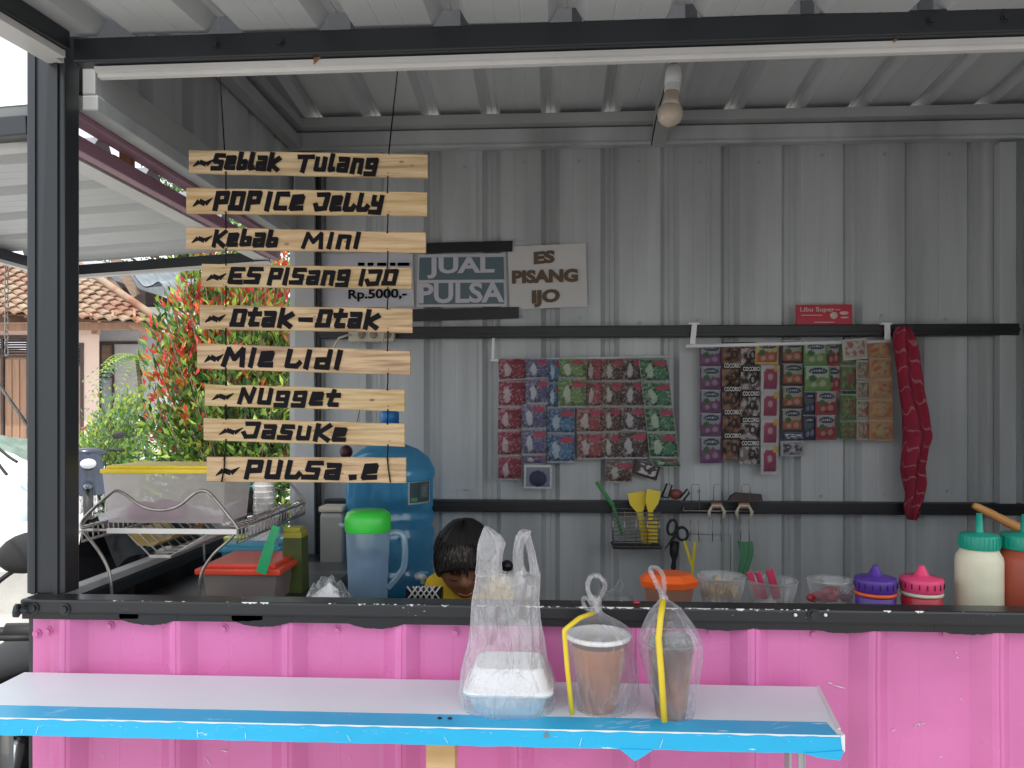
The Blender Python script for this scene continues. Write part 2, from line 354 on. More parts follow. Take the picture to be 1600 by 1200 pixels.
# front panel
p = MB(); sill_z = 1.136
corr(p, (XL-.035, YF, .06), (1, 0, 0), (0, 0, 1), (0, -1, 0), 2.55, sill_z-.055, phase=(px(262, YF)-.136)-(XL-.035), depth=.026, nv=10, dent=.0018, soft=True)
fp = P('front_panel', p, M['pink'], S, 'pink corrugated front panel with scratches')
b = MB()
for u, v in ((76, 986), (172, 978), (350, 982), (527, 984), (711, 988), (1110, 986), (1270, 990), (1475, 989), (58, 990)):
    bolt(b, at(u, v, YF-.001), (0, -1, 0), .0055)
P('bolts', b, M['pink'], fp)
# sill rail with bolts, brush overrun of black paint
s = MB(); s.box((XL-.035, YF-.035, 1.14), (XR+.15, YF+.012, 1.164), 0, .004)
s.box((XL+.02, YF+.0125, 1.10), (XR+.15, YF+.05, 1.142), 0, .003)
s.box((XL-.035, YF-.029, 1.128), (XR+.15, YF-.002, 1.1395), 1)
sr = P('sill_rail', s, [M['sill'], M['dark']], S, 'black sill rail with chipped white edge')
b = MB()
def drip(x0, x1, z0, dz):
    n = 24; pts = [(x0+(x1-x0)*i/n, YF-.0285, z0-dz*sin(pi*i/n)**.6-.0015*R.random()) for i in range(n+1)]
    b.poly([(x0, YF-.0285, z0+.006)]+pts+[(x1, YF-.0285, z0+.006)], (0, -1, 0), .0012)
k = px(262, YF)-.014
x = k
while x < -.15:
    drip(x-.055-.01*R.random(), x+.045+.01*R.random(), 1.133, .010+.003*R.random()); x += .2
x = k+.2*int((.42-k)/.2)
while x < 1.6:
    drip(x-.065, x+.05, 1.1335, .007+.002*R.random()); x += .2
drip(XL-.03, px(230, YF), 1.133, .003); drip(px(310, YF), px(420, YF), 1.133, .003)
P('paint_overrun', b, M['dark'], sr)
b = MB()
for (u0, u1) in ((378, 402), (407, 420), (640, 646), (690, 700), (745, 760), (900, 932), (948, 960), (963, 990), (1003, 1016), (1040, 1060), (1090, 1110), (1150, 1163), (1180, 1185), (1380, 1392), (1430, 1443), (560, 566), (820, 850)):
    n = 10; x0, x1 = px(u0, YF-.035), px(u1, YF-.035)
    b.poly([(x0+(x1-x0)*i/n, YF-.0355, 1.1645) for i in range(n+1)]+[(x1-(x1-x0)*i/n, YF-.0355, 1.1645-.0012-.004*R.random()*sin(pi*i/n)) for i in range(n+1)], (0, -1, 0), .0004)
for i in range(90):
    u = R.choice((R.uniform(560, 1250), R.uniform(560, 1250), R.uniform(130, 1590))); x0 = px(u, YF-.035); L0 = R.uniform(.001, .009); hh = R.uniform(.0006, .0022)
    b.poly([(x0, YF-.0355, 1.1645), (x0+L0*.4, YF-.0355, 1.1645-hh), (x0+L0, YF-.0355, 1.1645)][::-1], (0, -1, 0), .0004)
P('chipped_paint', b, M['white'], sr)
b = MB()
for u, v, du, dv in ((1300, 1070, 22, 6), (1292, 1066, 10, 3), (1428, 1132, 20, -2), (1434, 1136, 8, -8), (1432, 1130, -4, 8), (1338, 1148, 6, 9), (1392, 1143, 8, -4), (1370, 1150, 3, 2), (1493, 1027, 5, 1), (1492, 1020, 4, 0), (1467, 1184, 6, -3), (1500, 1090, 4, 6), (320, 1182, 10, 14), (344, 1172, 14, 3), (545, 1180, 4, 12), (160, 1176, 2, 12), (860, 1160, 5, 8), (1180, 1000, 5, 2)):
    a = at(u, v, YF-.003); c_ = at(u+du, v+dv, YF-.003); b.poly([a, a.lerp(c_, .5)+Vector((0, 0, .0012)), c_, a.lerp(c_, .6)-Vector((0, 0, .0010))], (0, -1, 0), .0006)
P('scuffs', b, M['lip'], fp)
b = MB()
for u, v in ((101, 952), (52, 950), (1271, 961)): bolt(b, at(u, v, YF-.036), (0, -1, 0), .007)
b.tube([at(48, 954, YF-.035), at(26, 954, YF-.05)], .006, 10); b.tube([at(30, 954, YF-.05), at(23, 954, YF-.052)], .012, 8)
for u in (1243, 1290): b.tube([at(u, 961, YF-.036), at(u, 961, YF-.039)], .003, 8, 1)
P('bolts', b, [M['black'], M['white']], sr)
# posts
def cpost(x0, x1, y0, y1, z0, z1, name='post', m=None, lab=None):
    q = MB(); q.box((x0, y0, z0), (x1, y1, z1), 0, .003)
    q.box((x0+.010, y0-.004, z0), (x0+.018, y0-.0002, z1), 0); q.box((x1-.020, y0-.004, z0), (x1-.012, y0-.0002, z1), 0)
    return P(name, q, m or M['black'], S, lab)
cpost(px(44, YF), px(104, YF), YF-.004, YF+.038, 1.166, 2.2, lab='black front left post')
q = MB(); q.box((px(44, YF), YF+.002, .02), (px(104, YF), YF+.038, 1.12), 0); P('post', q, M['black'], S)
q = MB(); q.box((XR-.04, YF+.002, .02), (XR+.03, YF+.05, 2.6), 0, .003); P('post', q, M['black'], S)
xb0, xb1 = px(463, 2.55), px(493, 2.55)
q = MB(); q.box((xb0, 2.535, .02), (xb1, 2.575, 2.36), 0, .002); q.box((xb1+.0005, 2.55, .02), (xb1+.012, 2.5755, 2.36), 1); P('post', q, [M['galv'], M['dark']], S, 'pale grey back corner post')  # dark strip stands in for the shade in the recess beside the post
q = MB(); q.box((px(1564, 2.55), 2.556, .02), (px(1590, 2.55), 2.59, 2.36), 0, .002); P('post', q, M['grey'], S)
# back wall and the side walls
ph = (px(1043, YB)-.16)-(XL)
q = MB(); corr(q, (XL, YB, .02), (1, 0, 0), (0, 0, 1), (0, 1, 0), XR-XL+.06, 2.46, phase=ph % .2, depth=.026, nv=12)
bw = P('back_wall', q, M['grey'], S, 'grey corrugated back wall')
q = MB(); xg = XL+(ph % .2)+.07
while xg < XR-.05:
    for zz in (.45, 1.22, 1.80, 2.33):
        if R.random() < .8: bolt(q, (xg+R.uniform(-.01, .01), YB-.0012, zz+R.uniform(-.012, .012)), (0, -1, 0), .0042)
    xg += .2
P('screws', q, M['galv'], bw)
q = MB()
for u in (1110, 745): xx = px(u, YB); q.box((xx-.0012, YB-.0026, .03), (xx+.0012, YB-.0008, 2.36))
P('lap_joint', q, M['grey'], bw)
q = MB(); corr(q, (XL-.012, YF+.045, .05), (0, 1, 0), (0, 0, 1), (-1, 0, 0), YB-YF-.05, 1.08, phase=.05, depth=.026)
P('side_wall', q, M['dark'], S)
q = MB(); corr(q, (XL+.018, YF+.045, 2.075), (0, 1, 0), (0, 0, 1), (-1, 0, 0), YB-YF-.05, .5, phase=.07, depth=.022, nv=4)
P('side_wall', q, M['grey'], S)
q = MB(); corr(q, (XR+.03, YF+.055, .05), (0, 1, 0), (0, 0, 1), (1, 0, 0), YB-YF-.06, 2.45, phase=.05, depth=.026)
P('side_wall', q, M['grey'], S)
# upper front panel behind the raised flap and the roof
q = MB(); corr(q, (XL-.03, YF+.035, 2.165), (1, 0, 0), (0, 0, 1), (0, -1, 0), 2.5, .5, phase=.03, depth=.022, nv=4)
P('fascia_panel', q, M['dark'], S)  # put in to keep light out; near-black stands in for rib-void shade
q = MB(); zr0, zr1 = 2.475, 2.605; d = Vector((0, YF-.15-YB-.1, (zr1-zr0)*1.15)); L_ = d.length
ph = (px(1043, YB)-.16)-(XL-.1)
corr(q, (XL-.1, YB+.1, zr0-.005), (1, 0, 0), d, Vector((0, .1, 1)), XR-XL+.3, L_, phase=ph % .2, depth=.03, nv=10)
P('roof', q, M['ceil'], S, 'corrugated zinc roof seen from below')
# inside beams
q = MB(); q.box((XL, 2.535, 2.372), (XR+.02, 2.59, 2.425), 0, .003); q.box((XL, 2.50, 2.43), (XR+.02, 2.585, 2.462), 1, .003); q.box((XL, 2.525, 2.362), (XR+.02, 2.534, 2.3715), 0)
P('back_beam', q, [M['grey'], M['galv']], S)
q = MB(); q.beam((XL+.045, YF+.06, 2.385), (XL+.045, YB-.07, 2.385), .04, .04, 0, bev=.002); q.box((XL+.024, YF+.05, 2.085), (XL+.05, 2.53, 2.15), 0, .003)
P('side_beam', q, M['galv'], S)
pA = at(1030, 214, 2.53); pB = at(1066, 84, 1.9); dd = (pB-pA); pB = pA+dd*2.0
q = MB(); q.beam((pA.x, 2.53, 2.40), (pB.x, pB.y, 2.455), .042, .075, 0, bev=.002); P('rafter', q, M['galv'], S)
q = MB(); a0 = at(466, 214, 2.5); q.beam((XL+.05, 1.42, 2.44), (a0.x, 2.5, 2.44), .03, .03, 0); P('rafter', q, M['galv'], S)
# opening rim on the left: sill, rails
q = MB(); q.box((XL-.035, YF+.04, 1.125), (XL+.02, 2.53, 1.150), 0, .003); q.box((XL-.01, YF+.052, 1.151), (XL+.018, 2.53, 1.166), 1, .002)
P('side_sill', q, [M['black'], M['galv']], S)
q = MB(); q.box((XL-.02, YF+.045, 2.045), (XL+.016, YB-.03, 2.072), 0, .003); P('side_rail', q, M['pinkd'], S)
q = MB(); q.box((XL+.0165, YF+.05, 2.055), (XL+.055, 2.53, 2.0845), 0, .003); P('side_rail', q, M['grey'], S)
# the two wall bars inside
for (v, u0, u1) in ((518, 500, 1590), (792, 508, 1600)):
    z = pz(1000, v, 2.56); q = MB(); h = .019
    x0, x1 = px(u0, 2.56), (px(u1, 2.56) if u1 < 1600 else XR+.02)
    q.box((x0, 2.548, z-h), (x1, 2.592, z+h), 0, .003); q.box((x0, 2.5435, z-.005), (x1, 2.5475, z+.004), 0)
    P('wall_bar', q, M['dark'], S, 'black steel bar across the back wall')
# header: black beam above, white lip under it
def hz(x): return .008*(x+.85)-.004
x0, x1 = px(128, YF), XR+.1
q = MB(); q.beam((x0, YF-.012, 2.136+hz(x0)), (x1, YF-.012, 2.136+hz(x1)), .03, .042, 0, bev=.003)
for u in (347, 446, 1443, 1557): 
    xx = px(u, YF); bolt(q, (xx, YF-.0272, 2.138+hz(xx)), (0, -1, 0), .006)
hb = P('header_beam', q, M['black'], S)
q = MB(); q.beam((x0+.03, YF+.004, 2.106+hz(x0)), (x1, YF+.004, 2.106+hz(x1)), .014, .017, 0, bev=.002)
q.beam((x0+.03, YF-.008, 2.1085+hz(x0)), (x1, YF-.008, 2.1085+hz(x1)), .009, .009, 0)
P('header_lip', q, M['lip'], S)
q = MB()
for u in (492, 1398):
    c0 = at(u, 96 if u < 600 else 62, YF-.014); q.poly([c0+Vector((-.002, 0, .008)), c0+Vector((.012, 0, .008)), c0+Vector((-.002, 0, -.006))], (0, -1, 0), .001)
P('rust_patch', q, M['rust'], hb)
# front flap, raised over the counter
F = MB(); YO = .48; zf0, zf1 = 2.163, 2.095
dv = Vector((0, YO-YF+.012, zf1-zf0)); L_ = dv.length
corr(F, (XL+.03, YF-.012, zf0), (1, 0, 0), dv, Vector((0, -.06, 1)), XR-XL+.1, L_, phase=(px(180, YF)-.16-(XL+.03)) % .2, depth=.028, nv=8)
ff = P('front_flap', F, M['white_sheet'], S, 'raised front flap of pale corrugated sheet')
def zfl(y): return zf0+(zf1-zf0)*(YF-.012-y)/(YF-.012-YO)
q = MB(); xl = px(122, YF)-.012
q.beam((xl, YF-.03, zfl(YF)-.016), (xl, YO, zfl(YO)-.016), .035, .034, 0, bev=.003)
q.beam((xl-.03, YO, zfl(YO)-.02), (XR+.12, YO, zfl(YO)-.02), .035, .034, 0, bev=.003)
P('frame', q, M['black'], ff)
q = MB(); q.beam((xl-.026, YF-.005, zfl(YF)-.038), (xl-.026, YO, zfl(YO)-.038), .03, .012, 0); q.beam((xl-.002, YF-.03, zfl(YF)-.0405), (xl-.002, YO, zfl(YO)-.0405), .02, .012, 0)
P('trim', q, M['lip'], ff)
# side flap, raised on the left
H0 = Vector((XL-.03, YF+.02, 2.022)); H1 = Vector((XL-.03, 2.56, 2.022)); out = Vector((-.76, 0, -.045))
F = MB(); corr(F, H0+Vector((0, 0, .012)), (0, 1, 0), out, Vector((.06, 0, 1)), (H1-H0).y, out.length, phase=.02, depth=.024, nv=8)
sf = P('side_flap', F, M['white_sheet'], S, 'raised left flap of pale corrugated sheet')
q = MB()
q.beam(H0+out+Vector((0, -.01, -.008)), H1+out+Vector((0, .02, -.008)), .035, .036, 0, bev=.003)
q.beam(H1+Vector((-.02, 0, -.008)), H1+out+Vector((.02, 0, -.008)), .035, .036, 0, bev=.003)
q.beam(H0+Vector((-.02, 0, -.008)), H0+out+Vector((.02, 0, -.008)), .035, .036, 0, bev=.003)
P('frame', q, M['black'], sf)
q = MB(); q.beam(H1+Vector((-.02, -.02, -.032)), H1+out+Vector((.02, -.02, -.032)), .022, .010, 0)
q.beam(H0+out+Vector((.02, .0, -.032)), H1+out+Vector((.02, 0, -.032)), .022, .010, 0)
q.beam(H0+Vector((-.02, .03, -.032)), H0+out+Vector((.02, .03, -.032)), .022, .010, 0)
q.beam(H0+Vector((-.045, .02, -.012)), H1+Vector((-.045, -.02, -.012)), .05, .022, 0)
P('trim', q, M['lip'], sf)
q = MB(); q.beam(H0+Vector((0, 0, -.005)), H1+Vector((0, 0, -.005)), .026, .03, 0, bev=.003); P('hinge_rail', q, M['pinkd'], sf)
q = MB()
for y in (1.62, 2.35):
    q.box((XL-.045, y-.035, 2.004), (XL-.0435, y+.035, 2.03)); q.box((XL-.02, y-.03, 2.03), (XL-.0185, y+.03, 2.07)); q.tube([(XL-.03, y-.035, 2.034), (XL-.03, y+.035, 2.034)], .006)
P('hinge', q, M['rust'], sf)
# props and chain of the side flap
q = MB(); q.tube([H0+out*.55+Vector((0, .02, -.02)), (XL-.045, YF+.02, 1.45)], .003, 6)
P('prop_rod', q, M['steel'], sf)
q = MB(); base = Vector(at(10, 392, 2.3))
for i in range(14):
    c = base+Vector((0, 0, -.024*i)); a = i % 2
    q.tube([c+Vector(((.006*cos(t) if a else 0), (0 if a else .006*cos(t)), .014*sin(t))) for t in [2*pi*j/10 for j in range(11)]], .0018, 5)
P('chain', q, M['steel'], sf)
# inner counters of the stall
q = MB(); q.box((XL+.02, YF+.055, 1.075), (XR-.01, 1.615, 1.095), 0, .003); q.box((XL+.02, 1.616, 1.077), (-.50, 2.0, 1.0947), 0, .003); q.box((XL+.02, YF+.06, .30), (XR-.01, YF+.075, 1.074), 1)
q.box((XL+.02, 2.001, 1.0), (XL+.36, 2.52, 1.015), 0, .003)
P('counter', q, [M['sill'], M['dark']], S)
q = MB(); q.box((px(480, 2.3), 2.10, .93), (px(700, 2.3), 2.52, .945), 0, .002); q.box((px(480, 2.3), 2.10, .02), (px(700, 2.3), 2.12, .929), 1); q.box((px(480, 2.3), 2.095, .9455), (px(700, 2.3), 2.105, .952), 2)
P('jug_shelf', q, [M['dark'], M['dark'], M['galv']], S)
q = MB(); q.box((XL-.03, YF+.04, .0), (XR+.03, YB+.03, .05)); P('floor_frame', q, M['dark'], S)
# black sheet hung over the left sill, outside
q = MB()
def shf(a, b):
    y = 1.60+.9*a; x = XL-.03-.09*b-.02*sin(9*a+3*b); z = 1.262-.05*a+.018*sin(7*a)-.5*max(0,b-.45)**2-.35*max(0,.3-b)
    return (x, y, z+.012*noise.noise(Vector((a*8, b*5, 0))))
q.grid(shf, 40, 10)
solo('black_tarp', q, M['bikeb'], 'glossy black plastic sheet draped outside the left sill behind the dish rack', 'tarp')
# ------------------------------------------------------------------ serving shelf
T = thing('serving_shelf', 'long white serving shelf edged with worn blue tape', 'shelf', (-.2, 1.23, 0))
zt = 1.034; xl = -.93; yf = 1.116
def rx(y): return .413+(.4466-.413)*(y-yf)/(1.335-yf)
q = MB(); n = 40
q.poly([(xl, yf, zt-.026), (rx(yf), yf, zt-.026), (rx(1.31), 1.31, zt-.026), (xl, 1.31, zt-.026)], (0, 0, 1), .026)
P('board', q, M['tabw'], T, 'white laminate board')
q = MB()
q.grid(lambda a, b: (xl+(rx(yf)-.006-xl)*a, yf-.0006+.046*b, zt+.0006+.0004*noise.noise(Vector((a*60, b*4, 0)))), 120, 4)
q.grid(lambda a, b: (xl+(rx(yf)-xl)*a, yf-.0012-.0012*noise.noise(Vector((a*40, b*2, 3))), zt+.001-(.027+.0015*noise.noise(Vector((a*30, 1, 0))))*b), 120, 4)
for (u0, u1, dz) in ((968, 1020, .016),):
    a0, a1 = px(u0, yf), px(u1, yf)
    q.poly([(a0, yf-.003, zt-.025), (a1, yf-.003, zt-.025), (a0+(a1-a0)*.7, yf-.004, zt-.035), (a0+(a1-a0)*.45, yf-.005, zt-.025-dz), (a0+(a1-a0)*.25, yf-.004, zt-.034)], (0, 1, 0), .0008)
a0, a1 = px(1255, yf), px(1318, yf); q.poly([(a0, yf-.003, zt-.025), (a1, yf-.003, zt-.02), (a1-.006, yf-.003, zt-.034), (a0+.02, yf-.003, zt-.031)], (0, 1, 0), .0008)
P('blue_tape', q, M['blue'], T)
q = MB()   # bright worn line on the front arris
q.grid(lambda a, b: (xl+(rx(yf)-.004-xl)*a, yf-.0022-.0005*noise.noise(Vector((a*90, 0, 0))), zt+.0012-(.0022+.0016*noise.noise(Vector((a*55, 7, 0))))*b), 240, 1)
def scr(x, y, z, dx, dz, wd=.0007, onTop=False):
    if onTop: q.poly([(x, y, zt+.0012), (x+wd, y, zt+.0012), (x+dx+wd, y+dz, zt+.0012), (x+dx, y+dz, zt+.0012)], (0, 0, 1), .0002)
    else: q.poly([(x, yf-.0035, z), (x+wd, yf-.0035, z), (x+dx+wd, yf-.0035, z+dz), (x+dx, yf-.0035, z+dz)], (0, -1, 0), .0002)
for u in (35, 58, 310, 385, 548, 700, 905, 1030): scr(px(u, yf), 0, zt-.022, .006*R.uniform(-1, 1), .014*R.uniform(.5, 1), .0006)
for i in range(16):
    u = R.choice((60, 70, 930, 950, 965, 985, 1000, 1010, 1215)); scr(px(u, yf), yf+R.uniform(.004, .03), 0, R.uniform(.01, .03), R.uniform(.004, .016), .0005, True)
for i in range(60):
    xx = R.uniform(xl, .4); scr(xx, 0, zt-R.uniform(.003, .01), R.uniform(.001, .008), R.uniform(-.001, .001), R.uniform(.0005, .002))
P('scratches', q, M['white'], T)
q = MB(); q.poly([(rx(yf)+.0005, yf-.002, zt-.024), (rx(yf)+.004, yf, zt-.022), (rx(yf)+.004, yf, zt+.001), (rx(yf)-.003, yf-.002, zt+.001)], (0, .02, 0), 1)
q.poly([(rx(yf), yf+.02, zt-.026), (rx(yf)+.005, yf+.02, zt-.024), (rx(1.31)+.004, 1.31, zt-.024), (rx(1.31), 1.31, zt-.026)], (0, 0, 1), .027)
P('end_wrap', q, M['white'], T)
q = MB()
for u in (687, 703): q.tube([at(u, 1123, 1.145)*1.0, at(u, 1123, 1.145)+Vector((0, 0, .001))], .0035, 10)
for vv in range(len(q.v)): q.v[vv].z = zt+.0008+(.0012 if vv % 20 >= 10 else 0)
a0 = at(854, 1150, yf); q.poly([(a0.x-.004, yf-.004, zt-.010), (a0.x+.003, yf-.004, zt-.010), (a0.x+.001, yf-.004, zt)], (0, -1, 0), .0003, 1)
P('marks', q, [M['dark'], M['oldw']], T)
q = MB(); x0, x1 = px(668, 1.17), px(713, 1.17); q.box((x0, 1.155, 0), (x1, 1.19, zt-.0265), 0, .002); P('leg', q, M['wood'], T, 'wooden leg')
q = MB(); x0, x1 = px(1230, 1.2), px(1258, 1.2); q.box((x0, 1.19, 0), (x0+.004, 1.215, zt-.0265)); q.box((x0+.012, 1.185, 0), (x1-.004, 1.189, zt-.0265)); q.box((x1-.008, 1.185, 0), (x1-.0045, 1.2, zt-.027))
P('leg', q, M['galv'], T, 'slotted steel leg')
# ------------------------------------------------------------------ hanging menu boards
G = {  # hand-painted letters as strokes: (width, [polylines])
 '~': (.95, [[(0, .22), (.28, .58), (.62, .40), (.95, .78)]]),
 'S': (.62, [[(.62, .88), (.15, .88), (.12, .52), (.52, .50), (.50, .12), (0, .12)]]),
 'e': (.58, [[(.12, .42), (.48, .46), (.50, .74), (.14, .72), (.10, .12), (.55, .14)]]),
 'b': (.55, [[(.12, 1.0), (.10, .12), (.48, .14), (.48, .52), (.12, .50)]]),
 'l': (.30, [[(.12, 1.0), (.10, .14), (.30, .18)]]),
 'a': (.58, [[(.10, .76), (.50, .76), (.50, .10)], [(.48, .44), (.10, .42), (.10, .12), (.5, .12)]]),
 'k': (.60, [[(.12, 1.0), (.10, .05)], [(.60, .74), (.16, .40), (.60, .06)]]),
 'K': (.62, [[(.12, .96), (.10, .05)], [(.62, .94), (.16, .46), (.64, .06)]]),
 'T': (.75, [[(0, .88), (.75, .90)], [(.38, .90), (.32, .05)]]),
 'u': (.58, [[(.10, .80), (.10, .14), (.50, .14), (.50, .80)]]),
 'U': (.60, [[(.10, .95), (.10, .13), (.52, .13), (.52, .95)]]),
 'L': (.55, [[(.12, .95), (.10, .13), (.46, .13), (.56, .32)]]),
 'n': (.58, [[(.10, .05), (.12, .76), (.50, .76), (.50, .05)]]),
 'g': (.60, [[(.52, .36), (.12, .36), (.12, .76), (.52, .78), (.52, -.02), (.06, -.02)]]),
 'P': (.60, [[(.10, .03), (.12, .88), (.56, .88), (.54, .44), (.12, .42)]]),
 'O': (.62, [[(.10, .12), (.12, .88), (.56, .88), (.54, .12), (.02, .12)]]),
 'I': (.22, [[(.12, .95), (.10, .05)]]),
 'i': (.22, [[(.12, .80), (.10, .05)]]),
 'C': (.55, [[(.56, .88), (.12, .88), (.10, .12), (.54, .12)]]),
 'E': (.58, [[(.60, .88), (.12, .88), (.10, .12), (.58, .12)], [(.12, .50), (.48, .50)]]),
 'J': (.60, [[(.05, .88), (.56, .90), (.50, .14), (.10, .10), (-.02, .34)]]),
 'y': (.58, [[(.12, .82), (.12, .42), (.50, .40)], [(.52, .82), (.50, -.04), (.02, -.02)]]),
 'M': (.86, [[(.04, .04), (.14, .90), (.42, .40), (.70, .90), (.78, .04)]]),
 'N': (.66, [[(.06, .04), (.12, .90), (.50, .12), (.60, .96)]]),
 's': (.58, [[(.56, .78), (.14, .78), (.12, .46), (.48, .44), (.46, .12), (0, .12)]]),
 'd': (.58, [[(.50, 1.0), (.48, .12), (.10, .12), (.10, .50), (.48, .52)]]),
 't': (.52, [[(.26, 1.0), (.16, .14), (.50, .14)], [(.02, .70), (.52, .72)]]),
 '.': (.26, [[(.04, .12), (.20, .14)]]),
 '-': (.6, [[(.04, .42), (.56, .42)]]), ' ': (.45, [])}
def letters(mb, s, p0, right, up, off, th=.215):
    tot = sum(G[c][0]+.16 for c in s)-.16; x = 0; p0 = Vector(p0); right = Vector(right); up = Vector(up); k = 0
    H = up.length; Wd = right.length/tot; rn = right.normalized(); un = up.normalized(); on = Vector(off).normalized()
    for c in s:
        wv, st = G[c]; jit = R.uniform(-.02, .03)
        for pl in st:
            P2 = [Vector(((x+a)*Wd+.20*(b-.3)*H, (b+jit)*H)) for a, b in pl]
            for i in range(len(P2)-1):
                a, b = P2[i], P2[i+1]; d = (b-a); L_ = d.length
                if L_ < 1e-6: continue
                d /= L_; nn = Vector((-d.y, d.x)); t0 = th*H*.5*R.uniform(.88, 1.12); t1 = th*H*.5*R.uniform(.88, 1.12)
                if c == '~': t0, t1 = [(th*H*.12, th*H*.62), (th*H*.62, th*H*.62), (th*H*.62, th*H*.10)][i]
                e = th*H*.38
                if c == '~': e = .0
                q4 = [a-d*e+nn*t0, a-d*e*.8-nn*t0, b+d*e*.8-nn*t1, b+d*e+nn*t1]
                k += 1; o = Vector(off)+on*(k*.00004)
                mb.add([p0+rn*v.x+un*v.y+o for v in q4], [(0, 1, 2, 3)])
        x += wv+.16
YM = 1.415
T = thing('menu_sign', 'nine pine boards lettered with snack names strung on two black wires', 'menu sign', at(480, 750, YM))
boards = [
 ((295, 234, 270), (668, 241, 278), [('~', 302, 336), ('Seblak', 333, 445), ('Tulang', 466, 600)], 'board reading Seblak Tulang'),
 ((291, 293, 333), (667, 300, 337), [('~', 302, 333), ('POP', 335, 412), ('ICe', 416, 480), ('JeLLy', 495, 606)], 'board reading Pop Ice Jelly'),
 ((291, 354, 389), (665, 363, 395), [('~', 300, 333), ('Kebab', 333, 443), ('MInI', 475, 570)], 'board reading Kebab Mini'),
 ((315, 412, 448), (643, 418, 451), [('~', 323, 355), ('ES', 357, 412), ('PISang', 420, 557), ('IJO', 562, 624)], 'board reading Es Pisang Ijo'),
 ((312, 476, 514), (644, 482, 520), [('~', 321, 354), ('Otak', 362, 464), ('-', 468, 490), ('Otak', 496, 598)], 'board reading Otak-Otak'),
 ((308, 536, 576), (641, 548, 586), [('~', 320, 350), ('MIe', 350, 434), ('LIdI', 446, 541)], 'board reading Mie Lidi'),
 ((320, 600, 634), (632, 609, 643), [('~', 332, 367), ('NUgget', 374, 543)], 'board reading Nugget'),
 ((318, 653, 688), (632, 662, 698), [('~', 343, 382), ('JasuKe', 382, 555)], 'board reading Jasuke'),
 ((323, 714, 753), (634, 715, 755), [('~', 338, 376), ('PULSa', 383, 545), ('.e', 548, 593)], 'board reading Pulsa.e')]
woods = []
for i in range(9):
    m = mat('pine_board', (.27+.035*(i*4 % 5), .16+.024*(i*4 % 5), .075+.012*(i % 3)), .65, var=0, vs=3.2+.4*i, bump=.25, bs=12, stretch=(1.6, 10, 26), col2=(.60+.02*(i % 3), .45, .255), thr=(.30, .60))
    woods.append(m)
th_b = .007
for bi, ((u0, t0, b0), (u1, t1, b1), words, lab) in enumerate(boards):
    A = at(u0, b0, YM); B = at(u1, b1, YM); D = at(u0, t0, YM); E = at(u1, t1, YM)
    q = MB(); n = 24; top = []; bot = []
    for i in range(n+1):
        t = i/n; j = .0009*noise.noise(Vector((t*9, bi*3.1, 0))); k2 = .0009*noise.noise(Vector((t*9, bi*3.1, 9)))
        bot.append(A.lerp(B, t)+Vector((0, 0, j))); top.append(D.lerp(E, t)+Vector((0, 0, k2)))
    e = .0014
    rows = [[p+Vector((0, th_b, 0)) for p in bot], [p+Vector((0, e, -0)) for p in bot], [p+Vector((0, 0, e)) for p in bot], [p+Vector((0, 0, -e)) for p in top], [p+Vector((0, e, 0)) for p in top], [p+Vector((0, th_b, 0)) for p in top]]
    o = sum(rows, []); m_ = n+1
    q.add(o, [(r*m_+i, r*m_+i+1, (r+1)*m_+i+1, (r+1)*m_+i) for r in range(5) for i in range(n)]+[(5*m_+i, 5*m_+i+1, i+1, i) for i in range(n)]+[[r*m_ for r in range(6)][::-1], [r*m_+n for r in range(6)]])
    # drilled holes and dark end-grain spots
    for uu in (350, 607):
        for vv in ((t0+t1)/2+4, (b0+b1)/2-4): c = at(uu+R.uniform(-2, 2), vv, YM); q.tube([c+Vector((0, -.0003, 0)), c+Vector((0, .001, 0))], .0014, 8, 1)
    for _ in range(2):
        uu = R.uniform(u0+150, u1-20); c = at(uu, (t0+b0)/2+R.uniform(-4, 8)+5*(uu-u0)/370, YM)
        kr = R.uniform(.0012, .0028); q.add([c+Vector((kr*2*cos(2*pi*k_/12), -.00025, kr*sin(2*pi*k_/12))) for k_ in range(12)], [list(range(12))], 1)
    bo = P('board', q, [woods[bi], M['knot']], T, lab)
    q = MB(); X = (B-A).normalized()
    for s_, a, b in words:
        f0 = (a-u0)/(u1-u0); f1 = (b-u0)/(u1-u0)
        lo = A.lerp(B, f0); hi = D.lerp(E, f0); h = (hi-lo)
        letters(q, s_, lo+h*.13, (B-A)*(f1-f0)*.92, h*(.74 if s_ != '~' else .60), Vector((0, -.0006, 0)), th=.285)
    P('lettering', q, M['ink'], bo)
q = MB()
def wire(us, vs):
    q.tube([at(u, v, YM+.003 if i else YF+.04) for i, (u, v) in enumerate(zip(us, vs))], .0014, 6)
    return
q.tube([at(343, 108, YF+.04), at(351, 236, YM+.003)], .0013, 6); q.tube([at(622, 102, YF+.04), at(607, 243, YM+.003)], .0015, 6)
xsL = [351]*8; prev = None
for bi in range(8):
    v0 = boards[bi][0][2]-2; v1 = boards[bi+1][0][1]+3
    q.tube([at(353, v0, YM-.001), at(353, (v0+v1)/2, YM+.001), at(353 if bi < 7 else 350, v1, YM-.001)], .0013, 6)
    v0 = boards[bi][0][2]+(boards[bi][1][2]-boards[bi][0][2])*.82-2; v1 = boards[bi+1][0][1]+(boards[bi+1][1][1]-boards[bi+1][0][1])*.82+3
    q.tube([at(606, v0, YM-.001), at(606, (v0+v1)/2, YM+.001), at(605, v1, YM-.001)], .0013, 6)
q.tube([at(351, 714, YM-.0015), at(350, 734, YM-.003), at(346, 753, YM-.0015)], .0014, 6); q.tube([at(605, 714, YM-.0015), at(607, 734, YM-.003), at(610, 754, YM-.0015)], .0014, 6)
P('wire', q, M['ink'], T)
